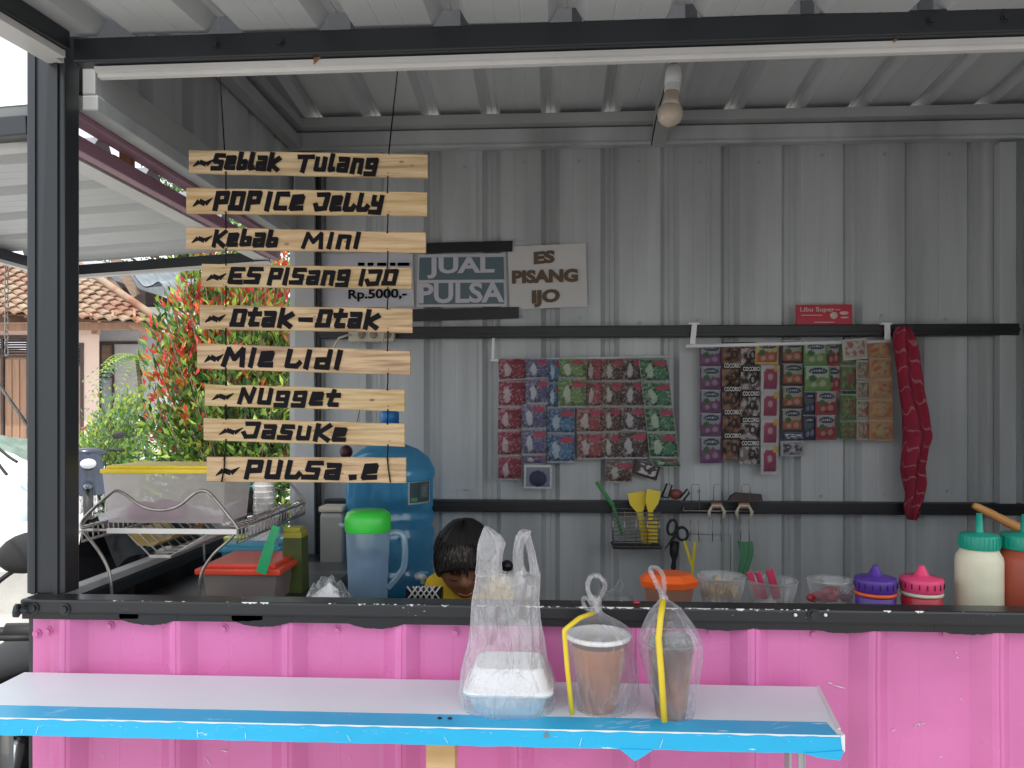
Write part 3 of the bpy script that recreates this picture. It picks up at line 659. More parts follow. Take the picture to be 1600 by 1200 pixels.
# ------------------------------------------------------------------ posters on the back wall
def sheetq(mb, pts, mi=0, wav=.002, n=14, th=.0006, y=None):
    a, b, c, d = [Vector(p) for p in pts]   # ll, lr, ur, ul
    for t_ in (0, th):
        mb.grid(lambda s_, t: (a.lerp(b, s_)).lerp(d.lerp(c, s_), t)+Vector((0, t_-.003+wav*noise.noise(Vector((s_*3+a.x*7, t*3, 1))), 0)), n, n, mi)
YW = 2.594
def pt(u, v, y=YW): return at(u, v, y)
q = MB(); sheetq(q, [pt(505, 481), pt(647, 479), pt(645, 395), pt(503, 397)])
po = solo('price_poster', q, M['paperw'], 'white price poster reading Rp.5000 partly hidden behind the menu boards', 'poster')
q = MB(); text_on(q, 'Rp.5000,-', pt(545, 472), pt(636, 470)-pt(545, 472), pt(545, 453)-pt(545, 472)*1.0, Vector((0, -.0065, 0)), bold=.03)
for a, b in ((560, 570), (575, 584), (590, 604), (610, 618), (622, 640)): q.poly([pt(a, 416), pt(b, 416), pt(b, 411), pt(a, 411)], (0, -1, 0), .0005)
for v in q.v[-40:]: v.y = min(v.y, YW-.0065)
P('lettering', q, M['ink'], po)
q = MB(); sheetq(q, [pt(651, 480), pt(792, 479), pt(790, 396), pt(653, 398)])
po = solo('sale_poster', q, M['paperw'], 'laminated poster reading Jual Pulsa in grey blocks', 'poster')
q = MB()
for (v0, v1, s_, a, b) in ((438, 402, 'JUAL', 668, 773), (476, 442, 'PULSA', 656, 788)):
    q.poly([pt(655, v0), pt(788, v0-1), pt(787, v1), pt(656, v1+1)], (0, -1, 0), .0002)
for v in q.v: v.y -= .006
P('print_block', q, M['slate'], po)
q = MB()
text_on(q, 'JUAL', pt(668, 436), pt(773, 434)-pt(668, 436), pt(668, 403)-pt(668, 436), Vector((0, -.0072, 0)), bold=.035)
text_on(q, 'PULSA', pt(655, 475), pt(788, 473)-pt(655, 475), pt(656, 443)-pt(656, 475), Vector((0, -.0072, 0)), bold=.03)
P('lettering', q, M['paperw'], po)
q = MB(); q.poly([pt(640, 397), pt(801, 394), pt(801, 377), pt(640, 381)], (0, -1, 0), .0006)
for v in q.v: v.y -= .0085
solo('black_tape', q, M['dark'], 'strip of black tape holding the top of the Jual Pulsa poster', 'tape', 'black tape strips on the poster')
q = MB(); q.poly([pt(636, 503), pt(811, 498), pt(811, 480), pt(636, 484)], (0, -1, 0), .0006)
for v in q.v: v.y -= .0085
solo('black_tape', q, M['dark'], 'strip of black tape holding the bottom of the Jual Pulsa poster', 'tape', 'black tape strips on the poster')
q = MB(); sheetq(q, [pt(797, 484), pt(918, 479), pt(915, 380), pt(793, 386)], wav=.004)
po = solo('menu_poster', q, M['paper'], 'cream paper poster reading Es Pisang Ijo in brown capitals', 'poster')
q = MB()
for s_, a, b, v0, v1 in (('ES', 834, 867, 414, 394), ('PISANG', 800, 903, 444, 423), ('IJO', 831, 875, 481, 454)):
    text_on(q, s_, pt(a, v0), pt(b, v0-3)-pt(a, v0), pt(a, v1)-pt(a, v0), Vector((0, -.0062, 0)), bold=.055)
P('lettering', q, M['brown'], po)
zb = at(1287, 509, 2.56).z
q = MB(); a, b = px(1244, 2.57), px(1331, 2.57); h = pz(1287, 476, 2.57)-zb
q.obox(((a+b)/2, 2.572, zb+h/2), (b-a, 0, 0), (0, .012, 0), (0, .004, h), 0, .001)
po = solo('red_card', q, M['red'], 'small red printed card standing on the upper wall bar', 'card')
q = MB(); yy = 2.5635
for s_, u0, u1, v0, v1 in (('Libu Super', 1250, 1304, 489, 480),):
    text_on(q, s_, at(u0, v0, yy), at(u1, v0, yy)-at(u0, v0, yy), at(u0, v1, yy)-at(u0, v0, yy), Vector((0, -.001, 0)), bold=.02)
for u0, u1, v in ((1252, 1285, 492.5), (1272, 1304, 503.5), (1305, 1313, 484)): q.obox(at((u0+u1)/2, v, yy-.0006), (at(u1, v, yy)-at(u0, v, yy)), (0, .0006, 0), (0, 0, .0026))
q.ell(at(1303, 493, yy), .013, .0012, .012, 14, 6); q.ell(at(1319, 489, yy), .015, .0012, .006, 14, 6); q.ell(at(1320, 496, yy), .014, .0012, .003, 14, 6)
P('lettering', q, mat('card_print', (.68, .50, .46), .5), po)
# power strip
T = thing('power_strip', 'cream three-socket power strip behind the Otak-Otak board', 'power strip', pt(582, 535))
q = MB(); a = at(547, 535, 2.54); b = at(618, 505, 2.54); q.box((a.x, 2.515, a.z), (b.x, 2.5428, b.z), 0, .004); P('case', q, M['socket'], T)
for u in (566, 584, 606):
    q = MB(); c = at(u, 523, 2.514); q.tube([c+Vector((0, .001, 0)), c+Vector((0, -.0035, 0))], [.016, .0175], 20, 0, smooth=False); q.tube([c+Vector((0, -.0036, 0)), c+Vector((0, -.0040, 0))], .014, 16, 1)
    P('socket', q, [M['socket'], M['oldw']], T)
for i, pts in enumerate(([(548, 522), (530, 528), (520, 545), (522, 560)], [(562, 526), (558, 560), (560, 620), (562, 690)], [(600, 526), (594, 560), (592, 640), (594, 700)])):
    q = MB(); q.tube([at(u, v, 2.50) for u, v in pts], .0022 if i else .004, 6); P('cord', q, M['socket'], T)
q = MB(); a = at(548, 695, 2.45); q.tube([at(562, 640, 2.45), at(556, 670, 2.45), a], .0012, 6); q.ell(at(541, 706, 2.45), .021, .02, .022)
solo('maroon_ball', q, mat('maroon_plastic', (.05, .008, .008), .5), 'small dark maroon ball hanging left of the blue water jug', 'ball')
# ------------------------------------------------------------------ sachets hanging in strips
artm = bpy.data.materials.new('printed_foil'); artm.use_nodes = True
_t = artm.node_tree; _a = _t.nodes.new('ShaderNodeAttribute'); _a.attribute_name = 'Col'; _b = _t.nodes['Principled BSDF']; _t.links.new(_a.outputs['Color'], _b.inputs['Base Color']); _b.inputs['Roughness'].default_value = .25
_n = _t.nodes.new('ShaderNodeTexNoise'); _n.inputs['Scale'].default_value = 70; _p = _t.nodes.new('ShaderNodeBump'); _p.inputs['Strength'].default_value = .5; _p.inputs['Distance'].default_value = .004
_t.links.new(_n.outputs['Fac'], _p.inputs['Height']); _t.links.new(_p.outputs[0], _b.inputs['Normal'])
def mixc(a, b, t): return tuple(x*(1-t)+y*t for x, y in zip(a, b))
def blob(x, y, cx, cy, rx_, ry_): return ((x-cx)/rx_)**2+((y-cy)/ry_)**2 < 1
WH = (.75, .75, .75)
def art_drink(base, logo, b1, b2, edge=None):
    # milkshake sachet: red lettering blob top right, tall glass left, round scoop right, pale seam
    def f(x, y, r):
        x0_, y0_ = x, y; c = mixc(base, tuple(k*.55 for k in base), 1-y)
        x = x+.07*noise.noise(Vector((y*5, r*1.3, 1))); y = y+.05*noise.noise(Vector((x*5, r*2.1, 7)))
        n = noise.noise(Vector((x*11+r, y*11, r)))
        if n > .26: c = mixc(c, WH, .28)
        if n < -.30: c = tuple(k*.5 for k in c)
        if blob(x, y, .33, .46, .13, .30): c = mixc(b1, WH, .20+.5*abs(noise.noise(Vector((x*12, y*12, r)))))
        if blob(x, y, .70, .36, .22, .24): c = b2
        if blob(x, y, .44, .70, .05, .06): c = (.03, .03, .03)
        if noise.noise(Vector((x*16, y*16, r))) > .30: c = mixc(c, WH, .30)
        if blob(x, y, .73, .80, .25, .12): c = logo
        x, y = x0_, y0_
        if y > .96 or y < .05 or (edge and (x < .03 or x > .97)): c = mixc(c, WH, .5)
        return c
    return f
def art_fruit(edge, bg_, fruit, oval=(.015, .04, .12)):
    def f(x, y, r):
        c = bg_
        if x < .08 or x > .93 or y < .10: c = edge
        n = noise.noise(Vector((x*6+r, y*6, r)))
        if y < .52+.10*n and .08 < x < .93 and y > .10: c = mixc(fruit, tuple(k*.55 for k in fruit), .5+.5*n)
        if blob(x, y, .28, .52, .14, .12): c = (.04, .16, .05)
        if blob(x, y, .33, .25, .12, .10) or blob(x, y, .68, .30, .14, .12): c = mixc(fruit, WH, .25)
        if blob(x, y, .52, .80, .36, .13): c = oval
        if blob(x, y, .52, .80, .28, .05) and noise.noise(Vector((x*22, y*9, 3))) > -.05: c = mixc(c, WH, .8)
        if y > .97: c = WH
        return c
    return f
def art_coco(top, body, sp):
    def f(x, y, r):
        c = mixc(body, tuple(k*.45 for k in body), x*.8)
        n = noise.noise(Vector((x*5+r, y*5, r)))
        if n > .15: c = sp
        if n < -.28: c = (.03, .015, .01)
        if blob(x, y, .6, .42, .2, .2) and not blob(x, y, .6, .42, .10, .10): c = (.03, .02, .02)
        if y > .74: c = top
        return c
    return f
def art_bottle(x, y, r):
    c = (.62, .58, .58)
    if .16 < x < .86 and .10 < y < .86 and not (y > .76 and (x < .24 or x > .78)): c = mixc((.52, .02, .09), (.30, .02, .10), 1-y)
    if blob(x, y, .48, .55, .13, .13): c = mixc(c, WH, .4)
    if blob(x, y, .84, .88, .18, .13): c = (.75, .45, .03)
    return c
def art_plain(a, b, cc):
    def f(x, y, r):
        n = noise.noise(Vector((x*6+r, y*6, r))); n2 = noise.noise(Vector((x*5+9+r, y*5, r)))
        c = a
        if .10 < x < .90 and .12 < y < .88: c = mixc(a, b, .5+n)
        if n2 > .12 and .12 < x < .88 and .2 < y < .85: c = cc
        if y > .95 or y < .04: c = mixc(c, WH, .4)
        return c
    return f
def sachet(u0, v0, u1, v1, art, Y, parent, rot=0.0, seed=0, name='sachet', skew=0):
    q = MB(); a = at(u0, v1, Y); b = at(u1, v1, Y); d = at(u0, v0, Y); n = 24; cols = []
    wv = (b-a).x; hv = (d-a).z; ctr = a+Vector((wv/2, 0, hv/2)); r_ = seed*3.7+u0*.13
    for side in (1, -1):
        def fn(s_, t):
            bul = (sin(pi*min(1, max(0, (s_-.06)/.88)))*sin(pi*min(1, max(0, (t-.1)/.8))))**.5*.0095
            cr_ = .0018*noise.noise(Vector((s_*7+r_, t*7, 2)))
            x = (s_-.5)*wv*(1+.02*noise.noise(Vector((t*4, r_, 0)))); z = (t-.5)*hv
            if rot: x, z = x*cos(rot)-z*sin(rot), x*sin(rot)+z*cos(rot)
            x += skew*(-t+.5)*wv
            return ctr+Vector((x, -side*(bul+.0004)+cr_, z))
        q.grid(fn, n, n)
        for j in range(n+1):
            for i in range(n+1):
                c = art(i/n, j/n, r_) if side > 0 else (.4, .4, .42); l_ = (c[0]+c[1]+c[2])/3; cols.append(tuple((k*.72+l_*.28)*.78 for k in c))
    q.col = cols
    return P(name, q, artm, parent)
RB, OB = (.62, .03, .08), (.35, .12, .05)
LG = (.60, .03, .10)
def strip(label, group, cells, art, Y, hook=None, name='sachet_strip', letter=None, skew=0, rots=None):
    u = (cells[0][0]+cells[0][2])/2; T = thing(name, label, 'sachets', at(u, cells[-1][3], Y), group)
    for i, (u0, v0, u1, v1) in enumerate(cells):
        o = sachet(u0, v0, u1, v1, art[i % len(art)] if isinstance(art, list) else art, Y+.0008*(i % 2), T, rots[i] if rots else R.uniform(-.02, .02), i, skew=skew)
        if letter:
            q = MB(); wv = u1-u0; text_on(q, letter, at(u0+wv*.08, v0+8.5, Y), at(u1-wv*.04, v0+8.5, Y)-at(u0+wv*.08, v0+8.5, Y), at(u0, v0+1.5, Y)-at(u0, v0+8.5, Y), Vector((0, -.0085, 0)), bold=.03)
            P('lettering', q, M['paper'], o)
    return T
def Z5(l): return [(760+a/5, 540+b/5, 760+c/5, 540+d/5) for a, b, c, d in l]
def Z4(l): return [(1070+a/4, 460+b/4, 1070+c/4, 460+d/4) for a, b, c, d in l]
gA = 'drink sachet strips hanging in the left bunch'; gB = 'drink sachet strips hanging in the right bunch'
Y0 = 2.555
drk = art_drink
pinka = drk((.50, .02, .07), (.30, .01, .03), (.6, .25, .3), (.35, .01, .03))
strip('bright red sachet strip, leftmost of the left bunch', gA, Z5([(95, 100, 308, 270), (95, 278, 305, 480), (92, 484, 272, 664), (90, 668, 270, 864), (92, 870, 272, 1050)]), pinka, Y0)
lav = drk((.17, .16, .34), LG, (.45, .45, .6), (.12, .1, .3))
strip('lavender sachet strip second from the left in the left bunch', gA, Z5([(312, 100, 485, 258), (308, 262, 485, 455), (275, 458, 468, 655), (275, 658, 468, 855), (290, 858, 466, 920)]), lav, Y0-.012)
strip('blue sachet strip beside the lavender strip', gA, Z5([(474, 105, 600, 295), (474, 300, 600, 488), (474, 490, 690, 690), (472, 694, 688, 915)]), drk((.02, .17, .40), LG, (.2, .4, .6), (.03, .22, .45)), Y0-.006)
strip('short strip of lime green sachets overlapping the blue strip', gA, Z5([(566, 100, 782, 258), (560, 262, 778, 485)]), drk((.16, .34, .05), LG, (.4, .55, .2), (.2, .38, .08)), Y0-.024)
strip('reddish brown sachet strip right of the lime sachets', gA, Z5([(770, 102, 908, 285), (770, 290, 908, 482), (704, 486, 910, 682), (708, 686, 912, 890)]), drk((.36, .09, .06), LG, (.5, .3, .25), (.45, .05, .06)), Y0-.012)
strip('orange brown sachet strip in the middle of the left bunch', gA, Z5([(904, 102, 1072, 280), (904, 284, 1066, 478), (908, 482, 1052, 680), (905, 684, 1050, 885), (932, 900, 1140, 1070)]), drk((.24, .10, .05), LG, (.4, .35, .3), (.12, .06, .04)), Y0-.018)
strip('dark chocolate sachet strip beside the green strip', gA, Z5([(1068, 102, 1222, 280), (1062, 284, 1240, 478), (1052, 482, 1250, 668), (1034, 672, 1262, 885)]), drk((.14, .07, .055), LG, (.4, .35, .35), (.10, .05, .045)), Y0-.024)
strip('tall emerald green sachet strip, rightmost of the left bunch', gA, [(1000+240*.0, 561, 1045, 597), (1004.5, 598, 1049, 636), (1008.5, 637, 1054, 676), (1013, 677, 1059, 716), (1018, 717, 1062, 729)], drk((.03, .22, .06), (.55, .03, .12), (.25, .5, .2), (.05, .28, .12), 1), Y0-.032, skew=.10)
T = strip('single navy sachet with white border dangling lowest at the left', gA, [(819, 726, 862, 763)], lambda x, y, r: WH if (x < .07 or x > .93 or y < .07 or y > .90) else ((.03, .03, .12) if blob(x, y, .5, .42, .33, .34) else (.25, .27, .36)), Y0-.03)
strip('dark sachet tilted behind the bottom of the chocolate strip', gA, [(988, 722, 1030, 746)], art_plain((.10, .05, .05), (.2, .14, .13), WH), Y0-.002, rots=[-.3])
# right bunch
pur = art_fruit((.18, .04, .20), (.35, .42, .38), (.30, .08, .26))
strip('purple fruit drink sachet strip, leftmost of the right bunch', gB, Z4([(93, 312, 228, 448), (95, 452, 228, 594), (95, 598, 228, 740), (95, 744, 230, 886), (95, 890, 230, 1055)]), pur, Y0)
strip('brown chocolate sachet strip with white lettering', gB, Z4([(230, 300, 355, 432), (232, 426, 350, 578), (234, 572, 350, 722), (236, 716, 352, 868), (236, 862, 352, 1032)]), art_coco((.03, .015, .012), (.25, .10, .04), (.38, .18, .08)), Y0-.006, letter='COCORIO')
strip('dark and cream biscuit sachet strip beside the brown one', gB, Z4([(350, 298, 468, 442), (350, 446, 470, 596), (348, 600, 468, 760), (348, 764, 466, 905), (342, 909, 466, 1062)]), art_coco((.02, .015, .015), (.30, .22, .20), (.55, .48, .45)), Y0-.012, letter='COCORIO')
strip('single yellow bordered orange sachet above the pink bottle strip', gB, Z4([(440, 295, 585, 438)]), art_fruit((.75, .42, .02), (.6, .5, .15), (.65, .10, .02)), Y0-.024)
strip('narrow white strip printed with pink bottles', gB, Z4([(474, 442, 592, 610), (474, 612, 590, 776), (474, 778, 588, 944), (474, 946, 584, 1125)]), art_bottle, Y0-.016)
strip('orange fruit sachet strip right of the pink bottle strip', gB, Z4([(603, 288, 742, 430), (608, 434, 744, 570), (606, 574, 742, 712), (604, 716, 736, 860)]), art_fruit((.06, .04, .04), (.40, .38, .26), (.55, .14, .03)), Y0-.012)
strip('blue and white sachets at the foot of the orange fruit strip', gB, Z4([(608, 862, 750, 912), (598, 916, 745, 1012)]), [art_plain((.03, .06, .20), (.2, .3, .4), WH), art_plain((.5, .5, .5), (.25, .25, .3), (.10, .08, .12))], Y0-.004)
strip('bright green melon sachet pair beside the orange strip', gB, Z4([(742, 298, 888, 444), (748, 448, 910, 606)]), art_fruit((.07, .38, .06), (.45, .55, .40), (.30, .45, .10)), Y0-.026)
strip('navy blackberry sachets below the green pair', gB, Z4([(738, 608, 822, 750), (738, 754, 820, 912)]), art_fruit((.03, .03, .10), (.12, .12, .2), (.07, .06, .20)), Y0-.006)
strip('red apple sachets hanging behind the green melon pair', gB, Z4([(880, 290, 970, 446), (884, 450, 972, 606)]), art_fruit((.5, .03, .03), (.5, .42, .38), (.50, .03, .03)), Y0-.010)
strip('crimson strawberry sachet pair below the green melon pair', gB, Z4([(816, 608, 950, 752), (818, 756, 945, 908)]), art_fruit((.42, .02, .03), (.45, .40, .40), (.50, .03, .02)), Y0-.022)
strip('dark green guava sachet strip next to the red sachets', gB, Z4([(966, 300, 1072, 440), (972, 444, 1072, 604), (968, 622, 1074, 788), (970, 792, 1085, 905)]), art_plain((.10, .20, .04), (.25, .35, .12), (.30, .08, .05)), Y0-.014)
strip('single cream sachet tilted over the top of the guava strip', gB, Z4([(985, 278, 1140, 408)]), art_plain((.60, .58, .46), (.5, .45, .35), (.5, .12, .06)), Y0-.032, rots=[.08])
strip('pale orange sachet strip with dark tops beside the orange one', gB, Z4([(1070, 412, 1150, 536), (1072, 540, 1150, 654), (1072, 658, 1150, 780), (1074, 784, 1152, 912)]), art_plain((.50, .42, .30), (.15, .25, .16), (.50, .10, .05)), Y0-.018)
strip('bright orange herbal sachet strip, rightmost of the right bunch', gB, Z4([(1146, 284, 1284, 394), (1150, 398, 1292, 528), (1150, 532, 1294, 652), (1152, 656, 1298, 780), (1150, 784, 1302, 912)]), art_plain((.62, .24, .03), (.45, .40, .16), (.55, .10, .04)), Y0-.024)
# hanging rods with their hooks
T = thing('hanging_rod', 'white plastic rod on two hooks carrying the right bunch of sachets', 'rod', at(1240, 540, 2.53))
q = MB(); q.tube([at(1072, 541, 2.53), at(1404, 533, 2.53)], .006, 12); P('rod', q, M['white'], T)
for u, du in ((1085, -3), (1386, 1)):
    q = MB(); q.beam(at(u, 506, 2.535), at(u+du, 538, 2.535), .017, .007, 0, up=Vector((0, 1, 0)), bev=.001); q.box(at(u-8, 507, 2.531), (at(u+8, 505, 2.531).x, 2.575, at(u, 504, 2.531).z), 0); P('hook', q, M['white'], T)
T = thing('hanging_rod', 'thin white rod on a single hook carrying the left bunch of sachets', 'rod', at(900, 560, 2.56))
q = MB(); q.tube([at(766, 563, 2.566), at(1052, 557, 2.566)], .004, 10); P('rod', q, M['white'], T)
q = MB(); q.beam(at(771, 527, 2.566), at(770, 562, 2.566), .009, .006, 0, up=Vector((0, 1, 0))); q.tube([at(773, 500, 2.566), at(772, 528, 2.566)], .001, 5); P('hook', q, M['white'], T)
# red batik cloth
q = MB()
prof = [(510, 1403, 1418), (520, 1397, 1424), (535, 1396, 1431), (560, 1399, 1438), (600, 1403, 1443), (640, 1409, 1449), (665, 1411, 1453), (683, 1413, 1455), (700, 1411, 1448), (730, 1408, 1444), (755, 1412, 1447), (775, 1415, 1445), (795, 1414, 1436), (812, 1420, 1430)]
def clo(s_, t):
    v = 510+302*t
    for i in range(len(prof)-1):
        if prof[i][0] <= v <= prof[i+1][0]+1e-6:
            k = (v-prof[i][0])/(prof[i+1][0]-prof[i][0]); a = prof[i][1]*(1-k)+prof[i+1][1]*k; b = prof[i][2]*(1-k)+prof[i+1][2]*k; break
    ph_ = s_*2*pi
    c = at(a+(b-a)*(.5-.5*cos(ph_)), v, 2.50)
    return c+Vector((0, -.024*sin(ph_)*(.4+.6*sin(pi*t)**.5)-.010*sin(5*ph_+4*t+2*sin(7*t))-.006*noise.noise(Vector((s_*6, t*9, 0))), 0))
q.grid(clo, 72, 60, 0, True, True)
bat = mat('batik_cloth', (.30, .018, .045), .85, var=.2, vs=10, bump=.2, bs=80)
_t = bat.node_tree; _w = _t.nodes.new('ShaderNodeTexWave'); _w.inputs['Scale'].default_value = 11; _w.inputs['Distortion'].default_value = 5; _w.bands_direction = 'DIAGONAL'; _w.inputs['Detail'].default_value = 3
_tc = _t.nodes.new('ShaderNodeTexCoord'); _t.links.new(_tc.outputs['Object'], _w.inputs[0]); _r = _t.nodes.new('ShaderNodeValToRGB'); _r.color_ramp.elements[0].position = .955; _r.color_ramp.elements[1].position = 1.0; _t.links.new(_w.outputs['Fac'], _r.inputs[0])
_m = _t.nodes.new('ShaderNodeMix'); _m.data_type = 'RGBA'; _s = _t.nodes['Principled BSDF'].inputs['Base Color'].links[0].from_socket
_t.links.new(_r.outputs[0], _m.inputs[0]); _t.links.new(_s, _m.inputs[6]); _m.inputs[7].default_value = (.42, .16, .18, 1); _t.links.new(_m.outputs[2], _t.nodes['Principled BSDF'].inputs['Base Color'])
solo('batik_cloth', q, bat, 'dark red patterned cloth hanging twisted from the end of the rod', 'cloth')
# bulb
T = thing('light_bulb', 'unlit round bulb in a white socket hanging under the roof', 'light bulb', at(1048, 178, 1.9))
c = at(1047, 178, 1.9); q = MB(); ax = (at(1052, 120, 1.9)-c).normalized()
q.ell(c, .031, .031, .031, 24, 14); q.tube([c+ax*.018, c+ax*.034, c+ax*.062], [.025, .018, .0165], 20)
P('bulb', q, mat('dusty_bulb_glass', (.66, .56, .45), .35, var=.12, vs=20, coat=.3), T)
q = MB(); q.tube([c+ax*.055, c+ax*.072], [.0195, .019], 20, smooth=False); q.tube([c+ax*.0721, c+ax*.098, c+ax*.113, c+ax*.120, c+ax*.122], [.0205, .0205, .016, .010, .004], 20); P('socket', q, [M['white']], T)
q = MB(); e = c+ax*.118; q.tube([e, e+Vector((.001, 0, .03)), e+Vector((.003, 0, .06)), e+Vector((-.01, .02, .20))], [.007, .0065, .005, .004], 8); P('cord', q, M['rubber'], T)
q = MB()   # spare cable run along the ceiling
q.tube([at(1052, 92, 1.9), at(1038, 140, 2.1), at(1024, 190, 2.3), at(1018, 226, 2.49)], .0022, 6); P('cable', q, M['rubber'], T)
# ------------------------------------------------------------------ things on the wall
T = thing('wire_basket', 'wire utensil basket hanging on the lower wall bar', 'basket', at(993, 860, 2.5))
q = MB(); xa, xb = px(958, 2.47), px(1030, 2.47); ya, yb = 2.44, 2.53
for v in (801, 807, 813, 819, 825, 831, 837, 843, 848):
    z = pz(990, v, ya); q.tube([(xa, yb, z), (xa, ya, z), (xb, ya, z), (xb, yb, z), (xa, yb, z)], .0016, 6)
for u in (958, 976, 994, 1012, 1030):
    x = px(u, ya); q.tube([(x, ya+.001, pz(u, 799, ya)), (x, ya+.001, pz(u, 856, ya))], .0018, 6)
P('wire', q, M['steel'], T)
q = MB(); q.box((xa-.004, ya-.004, pz(990, 858, ya)), (xb+.004, yb, pz(990, 853, ya)), 0, .003); P('tray', q, M['dark'], T)
def spat(us, name, label, m, wd0, wd1, Y, group=None, slots=0):
    (u0, v0), (u1, v1), (u2, v2) = us; q = MB(); A, B, D = at(u0, v0, Y), at(u1, v1, Y), at(u2, v2, Y)
    ax = (A-B).normalized(); sd_ = Vector((ax.z, 0, -ax.x))
    q.poly([B-sd_*wd1*.5, B+sd_*wd1*.5, B.lerp(A, .45)+sd_*wd0*.48, A+sd_*wd0*.5, A-sd_*wd0*.5, B.lerp(A, .45)-sd_*wd0*.48], (0, 1, 0), .004)
    T = thing(name, label, name.replace('_', ' '), D, group)
    P('blade', q, m, T); q = MB(); q.beam(B+ax*.004, D, wd1, .006, 0, up=Vector((0, 1, 0)), bev=.002); P('handle', q, m, T)
    return T
spat([(994, 769), (1000, 800), (1008, 850)], 'spatula', 'yellow spatula with a slanted wide blade, left of the two in the basket', M['yellow'], .056, .020, 2.48, 'yellow spatulas in the wire basket')
spat([(1022, 766), (1016, 798), (1013, 850)], 'spatula', 'yellow spatula with a straight upright blade, right of the two in the basket', M['yellow'], .044, .018, 2.455, 'yellow spatulas in the wire basket')
q = MB(); a, b = at(1012, 812, 2.45), at(1026, 848, 2.45)
for k in range(4): q.beam((a.x+.009*k, 2.447, a.z), (a.x+.009*k, 2.447, b.z), .005, .003, 0, up=Vector((0, 1, 0)))
for k in range(7): q.box((a.x-.003, 2.449, a.z-.011*k), (a.x+.030, 2.452, a.z-.011*k-.004))
solo('slotted_turner', q, M['yellow'], 'yellow slotted turner head upside down at the right end of the wire basket', 'turner')
q = MB(); q.beam(at(932, 753, 2.5), at(958, 790, 2.5), .013, .008, 0, up=Vector((0, 1, 0)), bev=.003); q.beam(at(958, 790, 2.5), at(972, 835, 2.5), .009, .006, 0, up=Vector((0, 1, 0)))
solo('green_ladle', q, mat('green_plastic', (.03, .22, .05), .4), 'green plastic handle sticking out of the left of the wire basket', 'ladle')
T = thing('kitchen_clip', 'black and red kitchen clip standing behind the yellow spatulas', 'kitchen tool', at(1055, 783, 2.5))
q = MB(); q.tube([at(1034, 776, 2.5), at(1042, 756, 2.5), at(1050, 758, 2.5), at(1044, 778, 2.5), at(1034, 776, 2.5)], .003, 6); q.tube([at(1062, 778, 2.5), at(1074, 764, 2.5), at(1077, 770, 2.5), at(1068, 782, 2.5)], .003, 6); P('handle', q, M['rubber'], T)
q = MB(); q.ell(at(1056, 772, 2.51), .022, .012, .017); P('head', q, mat('brick_red', (.22, .05, .04), .5), T)
T = thing('scissors', 'scissors with black handles hanging beside the wire basket', 'scissors', at(1050, 862, 2.47))
def ring(c, rx_, rz_, tilt, r, mb, n=20):
    mb.tube([Vector(c)+Vector((rx_*cos(t)*cos(tilt)-rz_*sin(t)*sin(tilt), 0, rx_*cos(t)*sin(tilt)+rz_*sin(t)*cos(tilt))) for t in [2*pi*i/n for i in range(n+1)]], r, 8)
q = MB(); ring(at(1050, 824, 2.47), .014, .024, -.2, .0045, q); ring(at(1066, 834, 2.475), .017, .021, .3, .0045, q); P('handle', q, M['rubber'], T)
q = MB(); q.poly([at(1052, 836, 2.468), at(1056, 838, 2.468), at(1036, 863, 2.468)], (0, 1, 0), .0015); q.poly([at(1058, 838, 2.471), at(1054, 834, 2.471), at(1038, 858, 2.471)], (0, 1, 0), .0015); P('blade', q, M['chrome'], T)
q = MB(); q.tube([at(1054, 846, 2.5), at(1053, 866, 2.5), at(1053, 876, 2.5), at(1052, 886, 2.5), at(1052, 892, 2.5)], [.016, .014, .006, .009, .005], 12)
solo('black_brush', q, M['rubber'], 'black round brush hanging handle down below the scissors', 'brush')
q = MB(); q.beam(at(1069, 845, 2.46), at(1081, 884, 2.46), .008, .003, 0, up=Vector((0, 1, 0))); q.beam(at(1086, 846, 2.462), at(1082, 884, 2.462), .008, .003, 0, up=Vector((0, 1, 0))); q.beam(at(1082, 880, 2.461), at(1082, 900, 2.461), .007, .003, 0, up=Vector((0, 1, 0)))
solo('yellow_tongs', q, M['yellow'], 'yellow V-shaped plastic tongs hanging under the hook rail', 'tongs')
T = thing('hook_rail', 'thin wire rail with bent hooks on the lower wall bar', 'hook rail', at(1130, 850, 2.5))
q = MB(); q.tube([at(1068, 798, 2.5), at(1180, 799, 2.5)], .0025, 6); q.tube([at(1068, 798, 2.5), at(1068, 790, 2.54)], .0022, 6); P('rail', q, M['steel'], T)
for u in (1085, 1120, 1164):
    q = MB(); q.tube([at(u-5, 800, 2.5), at(u-5, 760, 2.5), at(u-3, 757, 2.5), at(u+6, 757, 2.5), at(u+8, 760, 2.5), at(u+8, 800, 2.5)], .0013, 6)
    q.tube([at(u-6, 812, 2.49), at(u-7, 846, 2.49)], .0014, 6); q.tube([at(u+6, 812, 2.49), at(u+7, 846, 2.49)], .0014, 6); P('hook', q, M['steel'], T)
q = MB(); q.tube([at(1070, 834, 2.51), at(1142, 836, 2.51), at(1141, 892, 2.51)], .0015, 6); P('wire', q, M['steel'], T)
for u, lab in ((1120, 'cream ring gripper on the rail, left of the two'), (1163, 'cream ring gripper on the rail below the dark brush')):
    q = MB(); q.tube([at(u-10, 811, 2.485), at(u-12, 800, 2.485), at(u-7, 790, 2.485), at(u+7, 790, 2.485), at(u+12, 800, 2.485), at(u+10, 811, 2.485)], [.004, .006, .004, .004, .006, .004], 8); q.box(at(u-8, 794, 2.484), (at(u+8, 786, 2.484)+Vector((0, .01, 0))), 1)
    solo('ring_gripper', q, [M['socket'], mat('terracotta_grip', (.35, .13, .08), .5)], lab, 'gripper', 'ring grippers on the hook rail')
